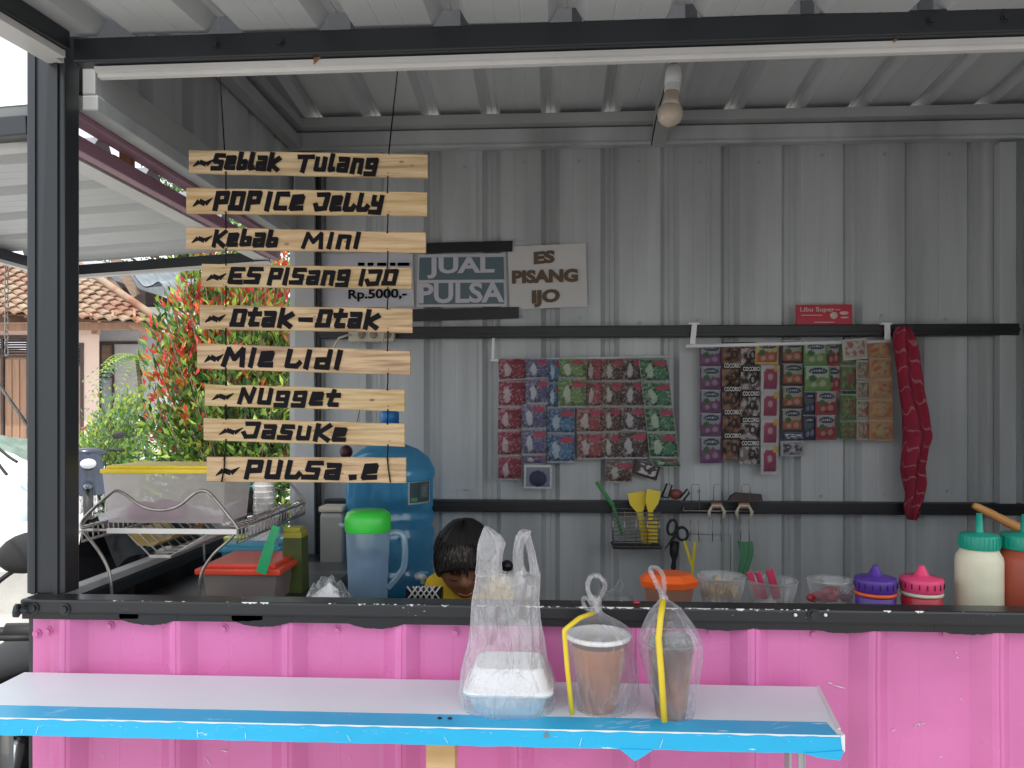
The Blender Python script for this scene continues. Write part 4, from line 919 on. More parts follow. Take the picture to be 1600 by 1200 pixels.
q = MB(); q.poly([at(1138, 784, 2.5), at(1192, 782, 2.5), at(1190, 773, 2.5), at(1150, 770, 2.5), at(1142, 776, 2.5)], (0, 1, 0), .02)
solo('scrub_brush', q, M['darkw'], 'dark flat scrub brush lying across the right gripper', 'brush')
q = MB(); q.grid(lambda a, b: at(1152+24*a+3*sin(5*b)-6*b*(a-.5)*2, 846+56*b, 2.49)+Vector((0, .008*sin(9*a+2*b), 0)), 14, 14)
solo('green_bag', q, film('green_film', (.5, 1, .6), .35, .8, .08, (.04, .30, .15)), 'translucent green plastic bag hanging below the right gripper', 'bag')
# ------------------------------------------------------------------ things on the inner counter
CZ = 1.0952
def lidbox(name, label, u0, u1, vt, vb, Y, depth, lidm, bodm, lid_h=9, over=5, group=None, z0=None, taper=.004):
    zl = pz((u0+u1)/2, vt, Y); zb_ = z0 if z0 else CZ; x0, x1 = px(u0, Y), px(u1, Y); T = thing(name, label, 'container', ((x0+x1)/2, Y+depth/2, zb_), group)
    lh = lid_h/1200*Y; q = MB(); o = over/1200*Y
    zt_ = zl-lh
    vs = []
    for z, e in ((zb_, taper*2), (zt_, 0)):
        vs += [(x0+e, Y+e, z), (x1-e, Y+e, z), (x1-e, Y+depth-e, z), (x0+e, Y+depth-e, z)]
    q.add(vs, [(0, 3, 2, 1), (0, 1, 5, 4), (1, 2, 6, 5), (2, 3, 7, 6), (3, 0, 4, 7)]); P('body', q, bodm, T)
    q = MB(); q.box((x0-o, Y-o, zt_-.002), (x1+o, Y+depth+o, zt_+lh*.55), 0, .003); q.box((x0+.004, Y+.004, zt_+lh*.45), (x1-.004, Y+depth-.004, zt_+lh), 0, .004); P('lid', q, lidm, T)
    return T, (x0, x1, zb_, zt_)
# dish rack
T = thing('dish_rack', 'rusty steel wire dish rack with wavy end arches at the left of the counter', 'dish rack', (px(240, 1.5), 1.62, CZ))
def curve(pts, n=8):
    out = []; P_ = [Vector(p) for p in pts]
    for i in range(len(P_)-1):
        p0 = P_[max(i-1, 0)]; p1 = P_[i]; p2 = P_[i+1]; p3 = P_[min(i+2, len(P_)-1)]
        for k in range(n):
            t = k/n; out.append(.5*((2*p1)+(-p0+p2)*t+(2*p0-5*p1+4*p2-p3)*t*t+(-p0+3*p1-3*p2+p3)*t**3))
    out.append(P_[-1]); return out
prr = (Vector((px(475, 1.84), 1.84, pz(475, 785, 1.84)))-at(370, 826, 1.45))
YR = 1.45
for k in range(2):
    off = prr*k
    q = MB()
    q.tube(curve([at(128, 826, YR)+off, at(131, 810, YR)+off, at(168, 775, YR)+off, at(181, 767, YR)+off, at(196, 773, YR)+off, at(222, 791, YR)+off, at(250, 797, YR)+off, at(278, 791, YR)+off, at(304, 771, YR)+off, at(318, 767, YR)+off, at(332, 775, YR)+off, at(368, 820, YR)+off, at(371, 828, YR)+off]), .0032, 8)
    q.tube(curve([at(127, 828, YR)+off, at(140, 842, YR)+off, at(160, 870, YR)+off, at(172, 900, YR)+off, at(175, 944, YR)+off]), .003, 8)
    q.tube(curve([at(371, 828, YR)+off, at(358, 844, YR)+off, at(332, 868, YR)+off, at(314, 900, YR)+off, at(311, 944, YR)+off]), .003, 8)
    P('end_arch', q, M['steel'], T)
q = MB(); ax_, bx_ = at(168, 829, YR), at(374, 829, YR); q.box((ax_.x, YR-.004, ax_.z-.005), (bx_.x-.004, YR+.001, ax_.z+.005), 0, .001); P('cross_bar', q, M['lip'], T, 'pale spotted front bar')
q = MB(); bz = at(250, 829, YR).z; xl_, xr_ = px(129, YR), px(371, YR)
for x in (xl_, xr_): 
    for dz in (.004, -.022): q.tube([Vector((x, YR, bz+dz)), Vector((x, YR, bz+dz))+prr], .0028, 6)
q.tube([Vector((xl_, YR, bz)), Vector((ax_.x, YR, bz))], .004, 6)
nn = 22
for i in range(nn+1):
    o = prr*(i/nn)
    for x in (xl_, xr_): q.tube(curve([Vector((x-.018 if x > 0 or x == xr_ else x+.018, YR, bz+.010))+o, Vector((x, YR, bz+.006))+o, Vector((x, YR, bz-.022))+o], 3), .0016, 5)
P('side_rail', q, M['steel'], T)
q = MB(); x0, x1, x2, x3 = px(196, YR), px(234, YR), px(268, YR), px(332, YR); zl_ = pz(250, 868, YR)
for i in range(14):
    o = prr*(i/13); q.tube([Vector((x0, YR, bz))+o, Vector((x1, YR, zl_))+o, Vector((x2, YR, zl_))+o, Vector((x3, YR, bz))+o], .0017, 6)
q.box((x1, YR-.003, zl_-.004), (x2, YR, zl_), 0)
P('trough', q, M['steel'], T)
# the big box in the rack
Tb, (bx0, bx1, bz0, bz1) = lidbox('storage_box', 'large frosted storage box with a yellow lid lying in the dish rack', 160, 352, 728, 822, 1.5, .135, M['yellow'], M['frost'], 11, 3, z0=bz+.006)
q = MB()
for x, y, r, s_ in ((.045, .05, .03, 1), (.08, .07, .026, 1.1), (.02, .08, .022, .9), (.115, .06, .02, 1)): q.ell((bx0+x+.01, 1.5+y, bz0+.018*s_), r, .03, .02*s_, 12, 8)
solo('snack_packets', q, mat('plum_packets', (.30, .12, .24), .5, var=.4, vs=30), 'plum coloured packets inside the frosted storage box', 'packets')
q = MB(); q.grid(lambda a, b: (px(212, 1.55)+.11*a, 1.50+.16*b, bz-.012-.028*sin(pi*a)+.008*noise.noise(Vector((a*5, b*5, 0)))), 14, 14)
solo('yellow_tray', q, mat('aged_yellow_plastic', (.55, .42, .12), .5), 'yellowed plastic tray slipped under the storage box in the rack trough', 'tray')
# things behind the rack
lidbox('food_box', 'low frosted box with a bright red lid in front of the blue box', 316, 432, 882, 930, 1.56, .16, mat('coral_red_lid', (.75, .07, .03), .35), film('smoky_plastic', (1, .97, .95), .55, .85, .04, (.56, .48, .45), 5, (1, 1, 1), .35, .05), 14, 9)
lidbox('food_box', 'light blue box with a sky blue lid behind the red-lidded box', 346, 436, 850, 935, 1.74, .14, mat('sky_blue_lid', (.10, .42, .60), .35), mat('blue_box', (.06, .28, .42), .4), 12, 4)
lidbox('tall_box', 'tall olive green box with a yellow lid beside the corner post', 442, 471, 825, 935, 1.66, .045, mat('mustard_lid', (.42, .40, .03), .4), mat('olive_box', (.07, .10, .02), .45, var=.3), 16, 0, taper=-.001)
q = MB(); q.lathe(at(366, 858, 1.8)+Vector((0, .03, -.02)), [(.03, 0), (.034, .005), (.036, .045), (.033, .046)], 28); solo('lime_bowl', q, mat('lime_plastic', (.35, .42, .05), .4), 'small lime green bowl standing on the blue-lidded box', 'bowl')
q = MB(); q.beam(at(432, 822, 1.53), at(422, 850, 1.53), .017, .003, 0, up=Vector((0, 1, 0)), bev=.001); q.beam(at(422, 850, 1.53), at(408, 896, 1.53), .022, .003, 0, up=Vector((0, 1, 0)), bev=.001)
solo('green_spatula', q, mat('green_spatula', (.02, .36, .14), .35), 'green plastic spatula leaning on the red-lidded box', 'spatula')
def cup_stack(u0, u1, v0, v1, Y, n, label, name='cup_stack'):
    T = thing(name, label, 'cups', at((u0+u1)/2, v1, Y)); c = at((u0+u1)/2, v1, Y); H = pz(u0, v0, Y)-c.z; r = (px(u1, Y)-px(u0, Y))/2
    for i in range(n):
        q = MB(); z = H*i/n; q.lathe(c+Vector((0, 0, z)), [(r*.78, 0), (r*.80, .003), (r*.98, H/n+.01), (r, H/n+.012)], 24); P('cup', q, M['white'], T)
    q = MB(); q.grid(lambda a, b: c+Vector(((r*1.10+.004*noise.noise(Vector((cos(2*pi*a)*2, sin(2*pi*a)*2, b*8))))*cos(2*pi*a), (r*1.10)*sin(2*pi*a), -.002+H*1.08*b)), 30, 20, 0, True, True); P('sleeve', q, M['bag2'], T)
cup_stack(398, 427, 757, 812, 1.78, 6, 'upright stack of white cups in clear film standing behind the dish rack')
cup_stack(388, 436, 814, 852, 1.82, 3, 'short stack of wide white cups wrapped in film on the blue box lid')
q = MB(); q.lathe(at(387, 800, 1.92), [(.018, 0), (.020, .03), (.020, .055)], 20); q.lathe(at(387, 800, 1.92)+Vector((0, 0, .056)), [(.022, 0), (.022, .022), (.012, .034)], 20, 1)
solo('teal_bottle', q, [M['darkw'], M['teal']], 'small dark bottle with a teal cap behind the cup stack', 'bottle')
# canister
T = thing('canister', 'pale grey plastic canister on the shelf left of the water jug', 'canister', at(512, 876, 2.2))
c = at(512, 876, 2.2)+Vector((0, .06, .0)); c.z = .9455; q = MB(); r = .034*1.0; q.box((c.x-.034, c.y-.034, c.z), (c.x+.036, c.y+.034, pz(512, 803, 2.2)), 0, .014); P('body', q, mat('grey_canister', (.34, .34, .32), .4), T)
q = MB(); z = pz(512, 803, 2.2); q.box((c.x-.036, c.y-.036, z+.0005), (c.x+.037, c.y+.036, z+.018), 0, .007); P('lid', q, M['socket'], T)
# water jug
T = thing('water_jug', 'big translucent blue water jug with a blue cap and a tap', 'water jug', (px(611, 2.32), 2.33, .9455))
c = Vector((px(609, 2.32), 2.32, .9455)); q = MB(); sc_ = 1.0
q.lathe(c, [(.10, 0), (.123, .012), (.131, .035), (.131, .075), (.126, .082), (.131, .092), (.131, .150), (.134, .165), (.134, .185), (.127, .197), (.127, .203), (.134, .215), (.134, .235), (.128, .248), (.131, .258), (.131, .335), (.137, .350), (.135, .372), (.118, .405), (.085, .430), (.055, .442), (.034, .450), (.029, .458), (.027, .515)], 56)
jb = P('body', q, M['gallon'], T)
q = MB(); q.lathe(c+Vector((0, 0, .505)), [(.028, 0), (.0285, .035), (.024, .041), (0, .042)], 28); P('cap', q, mat('blue_cap', (.01, .16, .45), .4), T)
q = MB(); z0_, z1_ = pz(650, 790, 2.2), pz(650, 753, 2.2)
def lab(a, b, ins=0):
    t = radians(-72+40*a); return c+Vector(((.1325+ins)*cos(t+.30), (.1325+ins)*sin(t+.30), z0_-c.z+(z1_-z0_)*b))
q.grid(lambda a, b: lab(a, b), 16, 4, 0); q.grid(lambda a, b: lab(.06+.88*a, .07+.86*b, .0006), 16, 4, 1); q.grid(lambda a, b: lab(.45+.4*a, .25+.6*b, .0012), 8, 4, 2); q.grid(lambda a, b: lab(.10+.24*a, .12+.16*b, .0012), 8, 2, 3)
P('label', q, [mat('label_edge', (.35, .42, .45), .4), mat('label_dark', (.05, .09, .10), .4), mat('label_grey', (.14, .17, .17), .4, var=.6, vs=40), mat('label_green', (.10, .30, .12), .4)], T)
q = MB(); d = Vector((cos(radians(-40)), sin(radians(-40)), 0)); e = c+d*.128+Vector((0, 0, .062)); q.tube([e, e+d*.02, e+d*.034], [.012, .010, .009], 12); q.tube([e+d*.026+Vector((0, 0, -.018)), e+d*.026+Vector((0, 0, .012))], .007, 10); q.box(e+d*.03+Vector((-.012, -.004, .012)), e+d*.03+Vector((.012, .004, .018)), 1)
P('tap', q, [M['white'], mat('tap_blue', (.2, .55, .7), .3)], T)
# pitcher
T = thing('pitcher', 'clear water pitcher with a bright green lid', 'pitcher', (px(576, 1.52), 1.55, CZ))
c = Vector((px(575, 1.55), 1.55, CZ)); H = pz(575, 825, 1.55)-CZ
q = MB(); q.lathe(c, [(.036, 0), (.0385, .004), (.041, H*.5), (.0445, H*.95), (.045, H)], 40, capt=False)
q.poly([c+Vector((-.043, -.012, H*.97)), c+Vector((-.043, .012, H*.97)), c+Vector((-.060, 0, H+.004)), c+Vector((-.044, 0, H+.002))], (0, 0, 1), .006); P('jug', q, M['pitch'], T)
hx = px(608, 1.55); q = MB(); q.tube(curve([c+Vector((.043, 0, H*.93)), c+Vector((.060, 0, H*.95)), c+Vector((.074, 0, H*.88)), c+Vector((.075, 0, H*.55)), c+Vector((.062, 0, H*.40)), c+Vector((.041, 0, H*.24))], 5), .0068, 10, flat=.8); P('handle', q, M['pitch'], T)
q = MB(); q.lathe(c+Vector((0, 0, .004)), [(.034, 0), (.0385, H*.5), (.0415, H*.66), (0, H*.661)], 36); P('water', q, film('water_in_pitcher', (.8, .9, 1), .35, .55, .05, (.25, .38, .52), 3, (1, 1, 1), .1, 0), T)
q = MB(); lt = pz(575, 797, 1.55)-CZ; q.lathe(c+Vector((0, 0, H+.0005)), [(.0455, -.006), (.047, -.002), (.047, (lt-H)*.55), (.043, (lt-H)*.85), (.035, (lt-H)), (0, (lt-H)+.001)], 40, capb=False); P('lid', q, M['limelid'], T)
# crumpled bag, cloth
T = thing('crumpled_bag', 'crumpled clear bag holding a folded white napkin on the sill left of the pitcher', 'plastic bag', at(510, 935, 1.44))
q = MB(); cc = Vector((px(510, 1.46), 1.47, 1.118))
q.grid(lambda a, b: cc+Vector(((a-.5)*.094, (b-.5)*.06, .052*(sin(pi*a)*sin(pi*b))**.6*(.75+.9*abs(noise.noise(Vector((a*6, b*6, 2))))))), 26, 20); P('bag', q, M['clear'], T)
q = MB(); q.poly([at(482, 936, 1.455), at(532, 936, 1.455), at(527, 922, 1.455), at(514, 912, 1.455)], (0, 1, .3), .004); P('napkin', q, M['white'], T)
q = MB()
for i in range(5):
    q.tube([at(636+9*i, 938, 1.75), at(652+9*i, 916, 1.75)], .002, 5); q.tube([at(652+9*i, 938, 1.76), at(636+9*i, 916, 1.76)], .002, 5)
q.box(at(634, 945, 1.77), (px(690, 1.77), 1.80, pz(640, 921, 1.77)), 1)
solo('lattice_cloth', q, [M['lip'], M['dark']], 'dark cloth with a pale lattice pattern at the foot of the water jug', 'cloth')
# orange box, bowls
T = thing('orange_box', 'frosted food box under a big bright orange lid', 'container', (px(1044, 1.56), 1.555, CZ))
c = Vector((px(1044, 1.56), 1.555, CZ)); a_ = (px(1092, 1.555)-px(996, 1.555))/2*.95; zt1 = pz(1044, 923, 1.51)-CZ; zt2 = pz(1044, 893, 1.57)-CZ
def oct_(rx_, ry_, z, n=8):
    return [c+Vector((rx_*cos(2*pi*(i+.5)/n), ry_*sin(2*pi*(i+.5)/n), z)) for i in range(n)]
q = MB(); r0, r1, r2, r3 = oct_(a_*1.0, a_*.70, zt1-.001), oct_(a_*1.06, a_*.8, zt1+.012), oct_(a_*.80, a_*.6, zt2), oct_(a_*.7, a_*.5, zt2+.001)
q.add(r0+r1+r2+r3, [[k*8+i, k*8+(i+1) % 8, (k+1)*8+(i+1) % 8, (k+1)*8+i] for k in range(3) for i in range(8)]+[[24+i for i in range(8)], [i for i in range(8)][::-1]]); P('lid', q, M['orange'], T)
q = MB(); r0, r1 = oct_(a_*.75, a_*.55, 0), oct_(a_*.88, a_*.66, zt1-.002); q.add(r0+r1, [[i, (i+1) % 8, 8+(i+1) % 8, 8+i] for i in range(8)]+[[i for i in range(8)][::-1]]); P('body', q, film('peach_plastic', (1, .95, .9), .6, .9, .05, (.55, .28, .2), 4, (1, 1, 1), .3, .05), T)
def bowl(u, v, w_, Y, label, h_=36):
    c = Vector((px(u, Y), Y, CZ)); r = (px(u+w_/2, Y)-px(u-w_/2, Y))/2; H = pz(u, v, Y)-CZ
    T = thing('clear_bowl', label, 'bowl', c, 'clear plastic bowls on the counter'); q = MB()
    q.lathe(c, [(r*.62, 0), (r*.72, .006), (r*.94, H*.7), (r, H*.96), (r*1.03, H), (r*1.0, H+.0015), (r*.92, H*.7), (r*.70, .008)], 40, capt=False); P('bowl', q, M['clear'], T)
    return c, r, H
c, r, H = bowl(1127, 899, 74, 1.56, 'clear plastic bowl filled with pale wooden toothpicks')
q = MB()
for i in range(110):
    a = R.uniform(-1, 1); y = R.uniform(-.75, .75); z0 = R.uniform(.020, .034); L_ = .032
    if a*a+y*y > .8: continue
    tl = R.uniform(-.5, .5); x = a*r*.85; q.tube([c+Vector((x, y*r*.8, z0)), c+Vector((min(r*.9, max(-r*.9, x+tl*.012)), y*r*.8+R.uniform(-.006, .006), z0+L_*R.uniform(.6, 1)))], .0013, 5, 0)
tag(mk('toothpicks', q, mat('toothpick_wood', (.62, .44, .22), .6)), 'heap of pale wooden toothpicks in the clear bowl', 'toothpicks')
c, r, H = bowl(1206, 906, 78, 1.56, 'shallow clear bowl holding long dark pink pegs')
for i, (a, b, v0, v1, ww) in enumerate(((1166, 1186, 893, 936, 10), (1180, 1196, 893, 936, 9), (1198, 1214, 889, 936, 12))):
    q = MB(); q.beam(at(a+4, v0, 1.555+.01*i), at(b, v1, 1.555+.01*i), ww/1200*1.55, .006, 0, up=Vector((0, 1, 0)), bev=.002)
    solo('pink_peg', q, mat('dark_pink_plastic', (.42, .03, .08), .35), ['long dark pink peg leaning out at the left edge of the shallow bowl', 'long dark pink peg second from the left in the shallow bowl', 'wider dark pink peg standing alone at the right of the shallow bowl'][i], 'peg', 'pink pegs in the shallow bowl')
c, r, H = bowl(1299, 906, 72, 1.56, 'clear plastic bowl holding red striped mints')
q = MB(); k = 0
for (u, v) in ((1278, 930), (1290, 926), (1300, 922), (1311, 928), (1270, 934), (1322, 934), (1300, 934), (1287, 935)):
    q.ell(at(u, v, 1.55+.01*(k % 3)), .013, .008, .0085, 12, 8, k % 2); k += 1
sp = at(1320, 920, 1.54); q.tube([sp+Vector((.012*(1-j/26)*cos(j*.62), -.004, .012*(1-j/26)*sin(j*.62))) for j in range(22)], .0014, 6, 2)
tag(mk('mints', q, [mat('red_candy', (.48, .05, .07), .3), mat('pink_candy', (.50, .14, .16), .3), M['white']]), 'handful of red and white mints in the bowl beside the purple jar', 'sweets')
# spice jars with cone lids
def jar(u, lab, m, ringm, bodm, Y=1.50, w_=60, vt=883):
    c = Vector((px(u, Y), Y, CZ)); r = w_/2/1200*Y; T = thing('sprinkle_jar', lab, 'jar', c, 'jars with cone lids on the counter')
    zr = pz(u, 932, Y-.03)-CZ; q = MB(); q.lathe(c, [(r*.9, 0), (r*.95, .004), (r*.95, zr-.006), (r*.9, zr-.004)], 32); P('body', q, bodm, T)
    q = MB(); q.lathe(c+Vector((0, 0, zr-.0035)), [(r*.98, 0), (r*1.01, .003), (r*.98, .007)], 32); P('ring', q, ringm, T)
    q = MB(); zl = zr+.0042; zc = pz(u, 902, Y)-CZ; zt_ = pz(u, vt, Y)-CZ
    q.lathe(c, [(r*.97, zl), (r*1.0, zl+.002), (r*1.02, zc-.004), (r*.98, zc), (r*.42, zc+.003), (r*.33, zc+.007), (r*.14, zt_-.002), (r*.12, zt_), (0, zt_)], 36, capb=False)
    P('lid', q, m, T); q = MB()
    for k in range(18): t = 2*pi*k/18; p = c+Vector((r*1.013*cos(t), r*1.013*sin(t), (zl+zc)/2)); q.obox(p, Vector((-sin(t), cos(t), 0))*.0016, Vector((cos(t), sin(t), 0))*.0022, (0, 0, .010))
    P('grip_slots', q, M['dark'], T)
jar(1368, 'jar with a purple cone lid and an orange ring', M['purple'], M['orange'], M['purple'])
jar(1440, 'jar with a hot pink cone lid beside the purple one', M['hotpink'], M['cream'], M['red'])
def squeeze(u, w_, vb, vcap, vnoz, m, lab, Y=1.5, vbody=868):
    c = Vector((px(u, Y), Y, CZ)); r = w_/2/1200*Y; T = thing('squeeze_bottle', lab, 'bottle', c, 'squeeze bottles at the right end of the counter')
    z1 = pz(u, vbody, Y)-CZ; zc0 = pz(u, 857, Y)-CZ; zc1 = pz(u, vcap, Y)-CZ; zn = pz(u, vnoz, Y)-CZ
    q = MB(); q.lathe(c, [(r*.85, 0), (r*.97, .006), (r, .015), (r, z1-.008), (r*.96, z1), (r*.84, z1+.008), (r*.80, zc0)], 40); P('body', q, m, T)
    q = MB(); q.lathe(c, [(r*.83, zc0+.0005), (r*.85, zc0+.003), (r*.85, zc1-.004), (r*.80, zc1), (r*.20, zc1+.002), (r*.17, zc1+.005), (r*.12, zn), (0, zn+.0005)], 40, capb=False)
    P('cap', q, M['teal'], T)
    q = MB()
    for k in range(28): t = 2*pi*k/28; p = c+Vector((r*.852*cos(t), r*.852*sin(t), (zc0+zc1)/2)); q.obox(p, Vector((-sin(t), cos(t), 0))*.0022, Vector((cos(t), sin(t), 0))*.002, (0, 0, (zc1-zc0)*.7), 0)
    P('cap_ribs', q, M['teal'], T)
squeeze(1530, 65, 937, 834, 802, M['cream'], 'squeeze bottle of white mayonnaise with a teal spout cap')
squeeze(1602, 80, 937, 834, 804, M['sauce'], 'squeeze bottle of red chilli sauce at the right edge')
q = MB(); a, b = at(1521, 789, 1.75), at(1600, 829, 1.75); d = (b-a); q.tube([a, a+d*.06, a+d*.3, a+d*.42, a+d*.46, a+d*.50, a+d*.9, a+d*1.2], [.006, .008, .0095, .0098, .0085, .0098, .011, .012], 16)
solo('wooden_pestle', q, mat('orange_wood', (.55, .26, .08), .5, var=.2, vs=8), 'orange wooden pestle handle slanting behind the squeeze bottles', 'pestle')
q = MB(); q.grid(lambda a, b: Vector((px(932+62*a, 1.6), 1.56+.1*b, CZ+.045*(sin(pi*a)*sin(pi*b))**.7*(.8+.6*noise.noise(Vector((a*4, b*4, 5)))))), 18, 14)
solo('clear_bag', q, M['clear'], 'small empty clear plastic bag lying on the counter left of the orange box', 'plastic bag')
q = MB(); q.ell(at(995, 941, 1.33), .006, .005, .003); solo('red_crumb', q, M['red'], 'tiny red crumb on the black sill', 'crumb')
q = MB(); q.ell(at(792, 884, 2.0), .017, .016, .015, 16, 10); q.tube([at(792, 890, 2.0), at(792, 1000, 2.0)], .003, 10)
solo('dark_knob', q, M['dark'], 'dark round knob showing between the handles of the carrier bag', 'knob')
# ------------------------------------------------------------------ takeaway: foam box in a carrier bag
SZ = zt+.0002
T = thing('foam_box', 'white foam meal box inside the carrier bag on the serving shelf', 'meal box', (px(797, 1.20), 1.205, SZ))
cx, cy = px(796, 1.205), 1.208
def rrect(hx, hy, z, n=6, rad=.018):
    out = []
    for qx, qy, t0 in ((1, 1, 0), (-1, 1, 90), (-1, -1, 180), (1, -1, 270)):
        for i in range(n+1):
            t = radians(t0+90*i/n); out.append(Vector((cx+qx*(hx-rad)+rad*cos(t), cy+qy*(hy-rad)+rad*sin(t), z)))
    return out
def loft(mb, rings, mi=0, smooth=True, capb=True, capt=True):
    m = len(rings[0]); vs = sum(rings, []); fs = [(k*m+i, k*m+(i+1) % m, (k+1)*m+(i+1) % m, (k+1)*m+i) for k in range(len(rings)-1) for i in range(m)]
    mb.add(vs, fs, mi, smooth)
    if capb: mb.add(rings[0], [list(range(m))[::-1]], mi)
    if capt: mb.add(rings[-1], [list(range(m))], mi)
hB = .034
q = MB(); loft(q, [rrect(.050, .042, SZ), rrect(.053, .045, SZ+.003), rrect(.062, .054, SZ+hB-.003), rrect(.068, .060, SZ+hB-.002), rrect(.069, .061, SZ+hB+.001)]); P('base', q, M['foamb'], T)
q = MB(); loft(q, [rrect(.069, .061, SZ+hB+.0015), rrect(.068, .060, SZ+hB+.004), rrect(.062, .054, SZ+hB+.005), rrect(.054, .046, SZ+hB+.032), rrect(.050, .042, SZ+hB+.035)]); P('lid', q, M['foam'], T)
# bag
T = thing('carrier_bag', 'thin white carrier bag with two handles standing around the foam meal box', 'carrier bag', (cx, cy, SZ))
lev = [(1119, 752, 846, .044), (1112, 737, 858, .056), (1098, 725, 866, .064), (1080, 718, 869, .068), (1062, 719, 868, .066), (1045, 721, 862, .058), (1030, 725, 855, .050), (1015, 730, 852, .044), (990, 734, 850, .036), (965, 736, 846, .030), (940, 738, 843, .026), (915, 741, 843, .024), (896, 743, 843, .022)]
def bagring(v, ua, ub, hd, n=96, seed=0, zz=None, amp=1.0):
    a = at(ua, v, cy); b = at(ub, v, cy); xc = (a.x+b.x)/2; hw = (b.x-a.x)/2; out = []
    for i in range(n):
        t = 2*pi*i/n; c_, s_ = cos(t), sin(t); ex = .75
        x = hw*math.copysign(abs(c_)**ex, c_); y = hd*math.copysign(abs(s_)**ex, s_)
        f = noise.noise(Vector((c_*3.5+seed, s_*3.5, v*.010)))*.5+.5*noise.noise(Vector((c_*8, s_*8+seed, v*.016)))
        k = amp*(.015*f+.0025*noise.noise(Vector((c_*14, s_*14, v*.09))))
        L_ = sqrt(x*x+y*y)+1e-6; x *= 1+k*.35/L_; y *= 1+k/L_
        out.append(Vector((xc+x, cy+y, max(a.z, SZ+.0006) if zz is None else zz)))
    return out
rings = []
for i in range(len(lev)-1):
    for k in range(4):
        t = k/4; L0, L1 = lev[i], lev[i+1]; rings.append(bagring(*[L0[j]*(1-t)+L1[j]*t for j in range(4)], amp=.35 if L0[0] > 1035 else 1.0))
rings.append(bagring(*lev[-1]))
q = MB(); loft(q, rings, capt=False, capb=True)
def strip3(cps, n=14, seed=0):
    # a handle: a closed flattened tube through (v, u_left, u_right, half_depth)
    rr = []
    for i in range(len(cps)-1):
        for k in range(5):
            t = k/5; L0, L1 = cps[i], cps[i+1]; v, ua, ub, hd = [L0[j]*(1-t)+L1[j]*t for j in range(4)]
            rr.append(bagring(v, ua, ub, hd, 48, seed, None, .45))
    rr.append(bagring(*cps[-1], 48, seed, None, .3)); return rr
loft(q, strip3([(897, 743, 786, .020), (880, 745, 784, .016), (862, 746, 786, .013), (848, 748, 790, .010), (836, 752, 783, .007), (828, 755, 771, .005), (822, 758, 761, .003)], seed=3), capt=True, capb=False)
loft(q, strip3([(897, 804, 824, .010), (880, 802, 818, .009), (862, 802, 817, .008), (848, 804, 820, .008), (836, 807, 828, .008), (829, 812, 830, .005), (827, 815, 820, .003)], seed=5), capt=True, capb=False)
loft(q, strip3([(897, 829, 844, .012), (880, 827, 840, .010), (862, 824, 836, .009), (848, 821, 832, .008), (836, 817, 829, .007)], seed=7), capt=False, capb=False)
# front lip sagging between the handles
q.grid(lambda a, b: at(768+50*a, 897-(18*(2*a-1)**4)*(1 if a < .5 else .7)+22*b, cy-.022+.044*0)+Vector((0, -.002*sin(14*a), 0)), 24, 6)
P('bag', q, M['bag'], T)
# ------------------------------------------------------------------ takeaway drinks
def bagsil(q, lev, cy, n=80, seed=0, amp=1.0, ex=1.0, zmin=SZ):
    rings = []
    def rg(v, ua, ub, hd):
        a = at(ua, v, cy); b = at(ub, v, cy); xc = (a.x+b.x)/2; hw = (b.x-a.x)/2; out = []
        for i in range(n):
            t = 2*pi*i/n; c_, s_ = cos(t), sin(t)
            f = noise.noise(Vector((c_*4+seed, s_*4, v*.012)))*.6+.6*noise.noise(Vector((c_*9, s_*9+seed, v*.02)))
            k = amp*.0075*f*min(1, hd/.02); x = hw*math.copysign(abs(c_)**ex, c_); y = hd*math.copysign(abs(s_)**ex, s_); L_ = sqrt(x*x+y*y)+1e-6
            out.append(Vector((xc+x*(1+.5*k/L_), cy+y*(1+k/L_), max(a.z, zmin+.0005))))
        return out
    for i in range(len(lev)-1):
        for k in range(4): t = k/4; rings.append(rg(*[lev[i][j]*(1-t)+lev[i+1][j]*t for j in range(4)]))
    rings.append(rg(*lev[-1])); loft(q, rings, capt=False, capb=True)
YC = 1.195
T = thing('drink_cup', 'takeaway cup of milky brown drink with a flat white lid, left of the two', 'drink', (px(934, YC), YC, SZ), 'takeaway drinks on the serving shelf')
c = Vector((px(935, YC), YC, SZ)); H = pz(935, 1012, YC-.045)-SZ; r0 = .026; r1 = .0435
q = MB(); q.lathe(c, [(r0*.9, .0), (r0, .003), (r0+(r1-r0)*.92, H*.93)], 40, 1, capt=False); q.lathe(c, [(r0+.0006, .001), (r1+.0008, H-.001), (r1+.0018, H)], 40, 0, capb=False, capt=False)
P('cup', q, [M['cupclear'], M['cocoa']], T); q = MB(); q.lathe(c, [(0, H*.925), (r0+(r1-r0)*.9, H*.926)], 40, 0, capb=False, capt=False); P('drink', q, M['cocoa'], T)
q = MB(); q.lathe(c, [(.0455, H+.0005), (.0495, H+.002), (.0505, H+.006), (.0485, H+.0085), (.044, H+.009), (.043, H+.006), (0, H+.006)], 48, capb=False); P('lid', q, M['white'], T)
T = thing('cup_bag', 'clear knotted bag around the flat-lidded drink', 'plastic bag', (c.x, YC, SZ), 'clear bags around the drinks')
q = MB(); bagsil(q, [(1121, 915, 968, .026), (1112, 903, 985, .032), (1090, 897, 999, .038), (1060, 891, 998, .043), (1030, 888, 994, .048), (1005, 885, 990, .0515), (990, 884, 988, .051), (980, 890, 982, .044), (970, 905, 966, .028), (962, 916, 950, .014), (955, 922, 941, .007), (948, 923, 940, .006), (940, 918, 940, .007), (932, 914, 938, .008)], YC, seed=1)
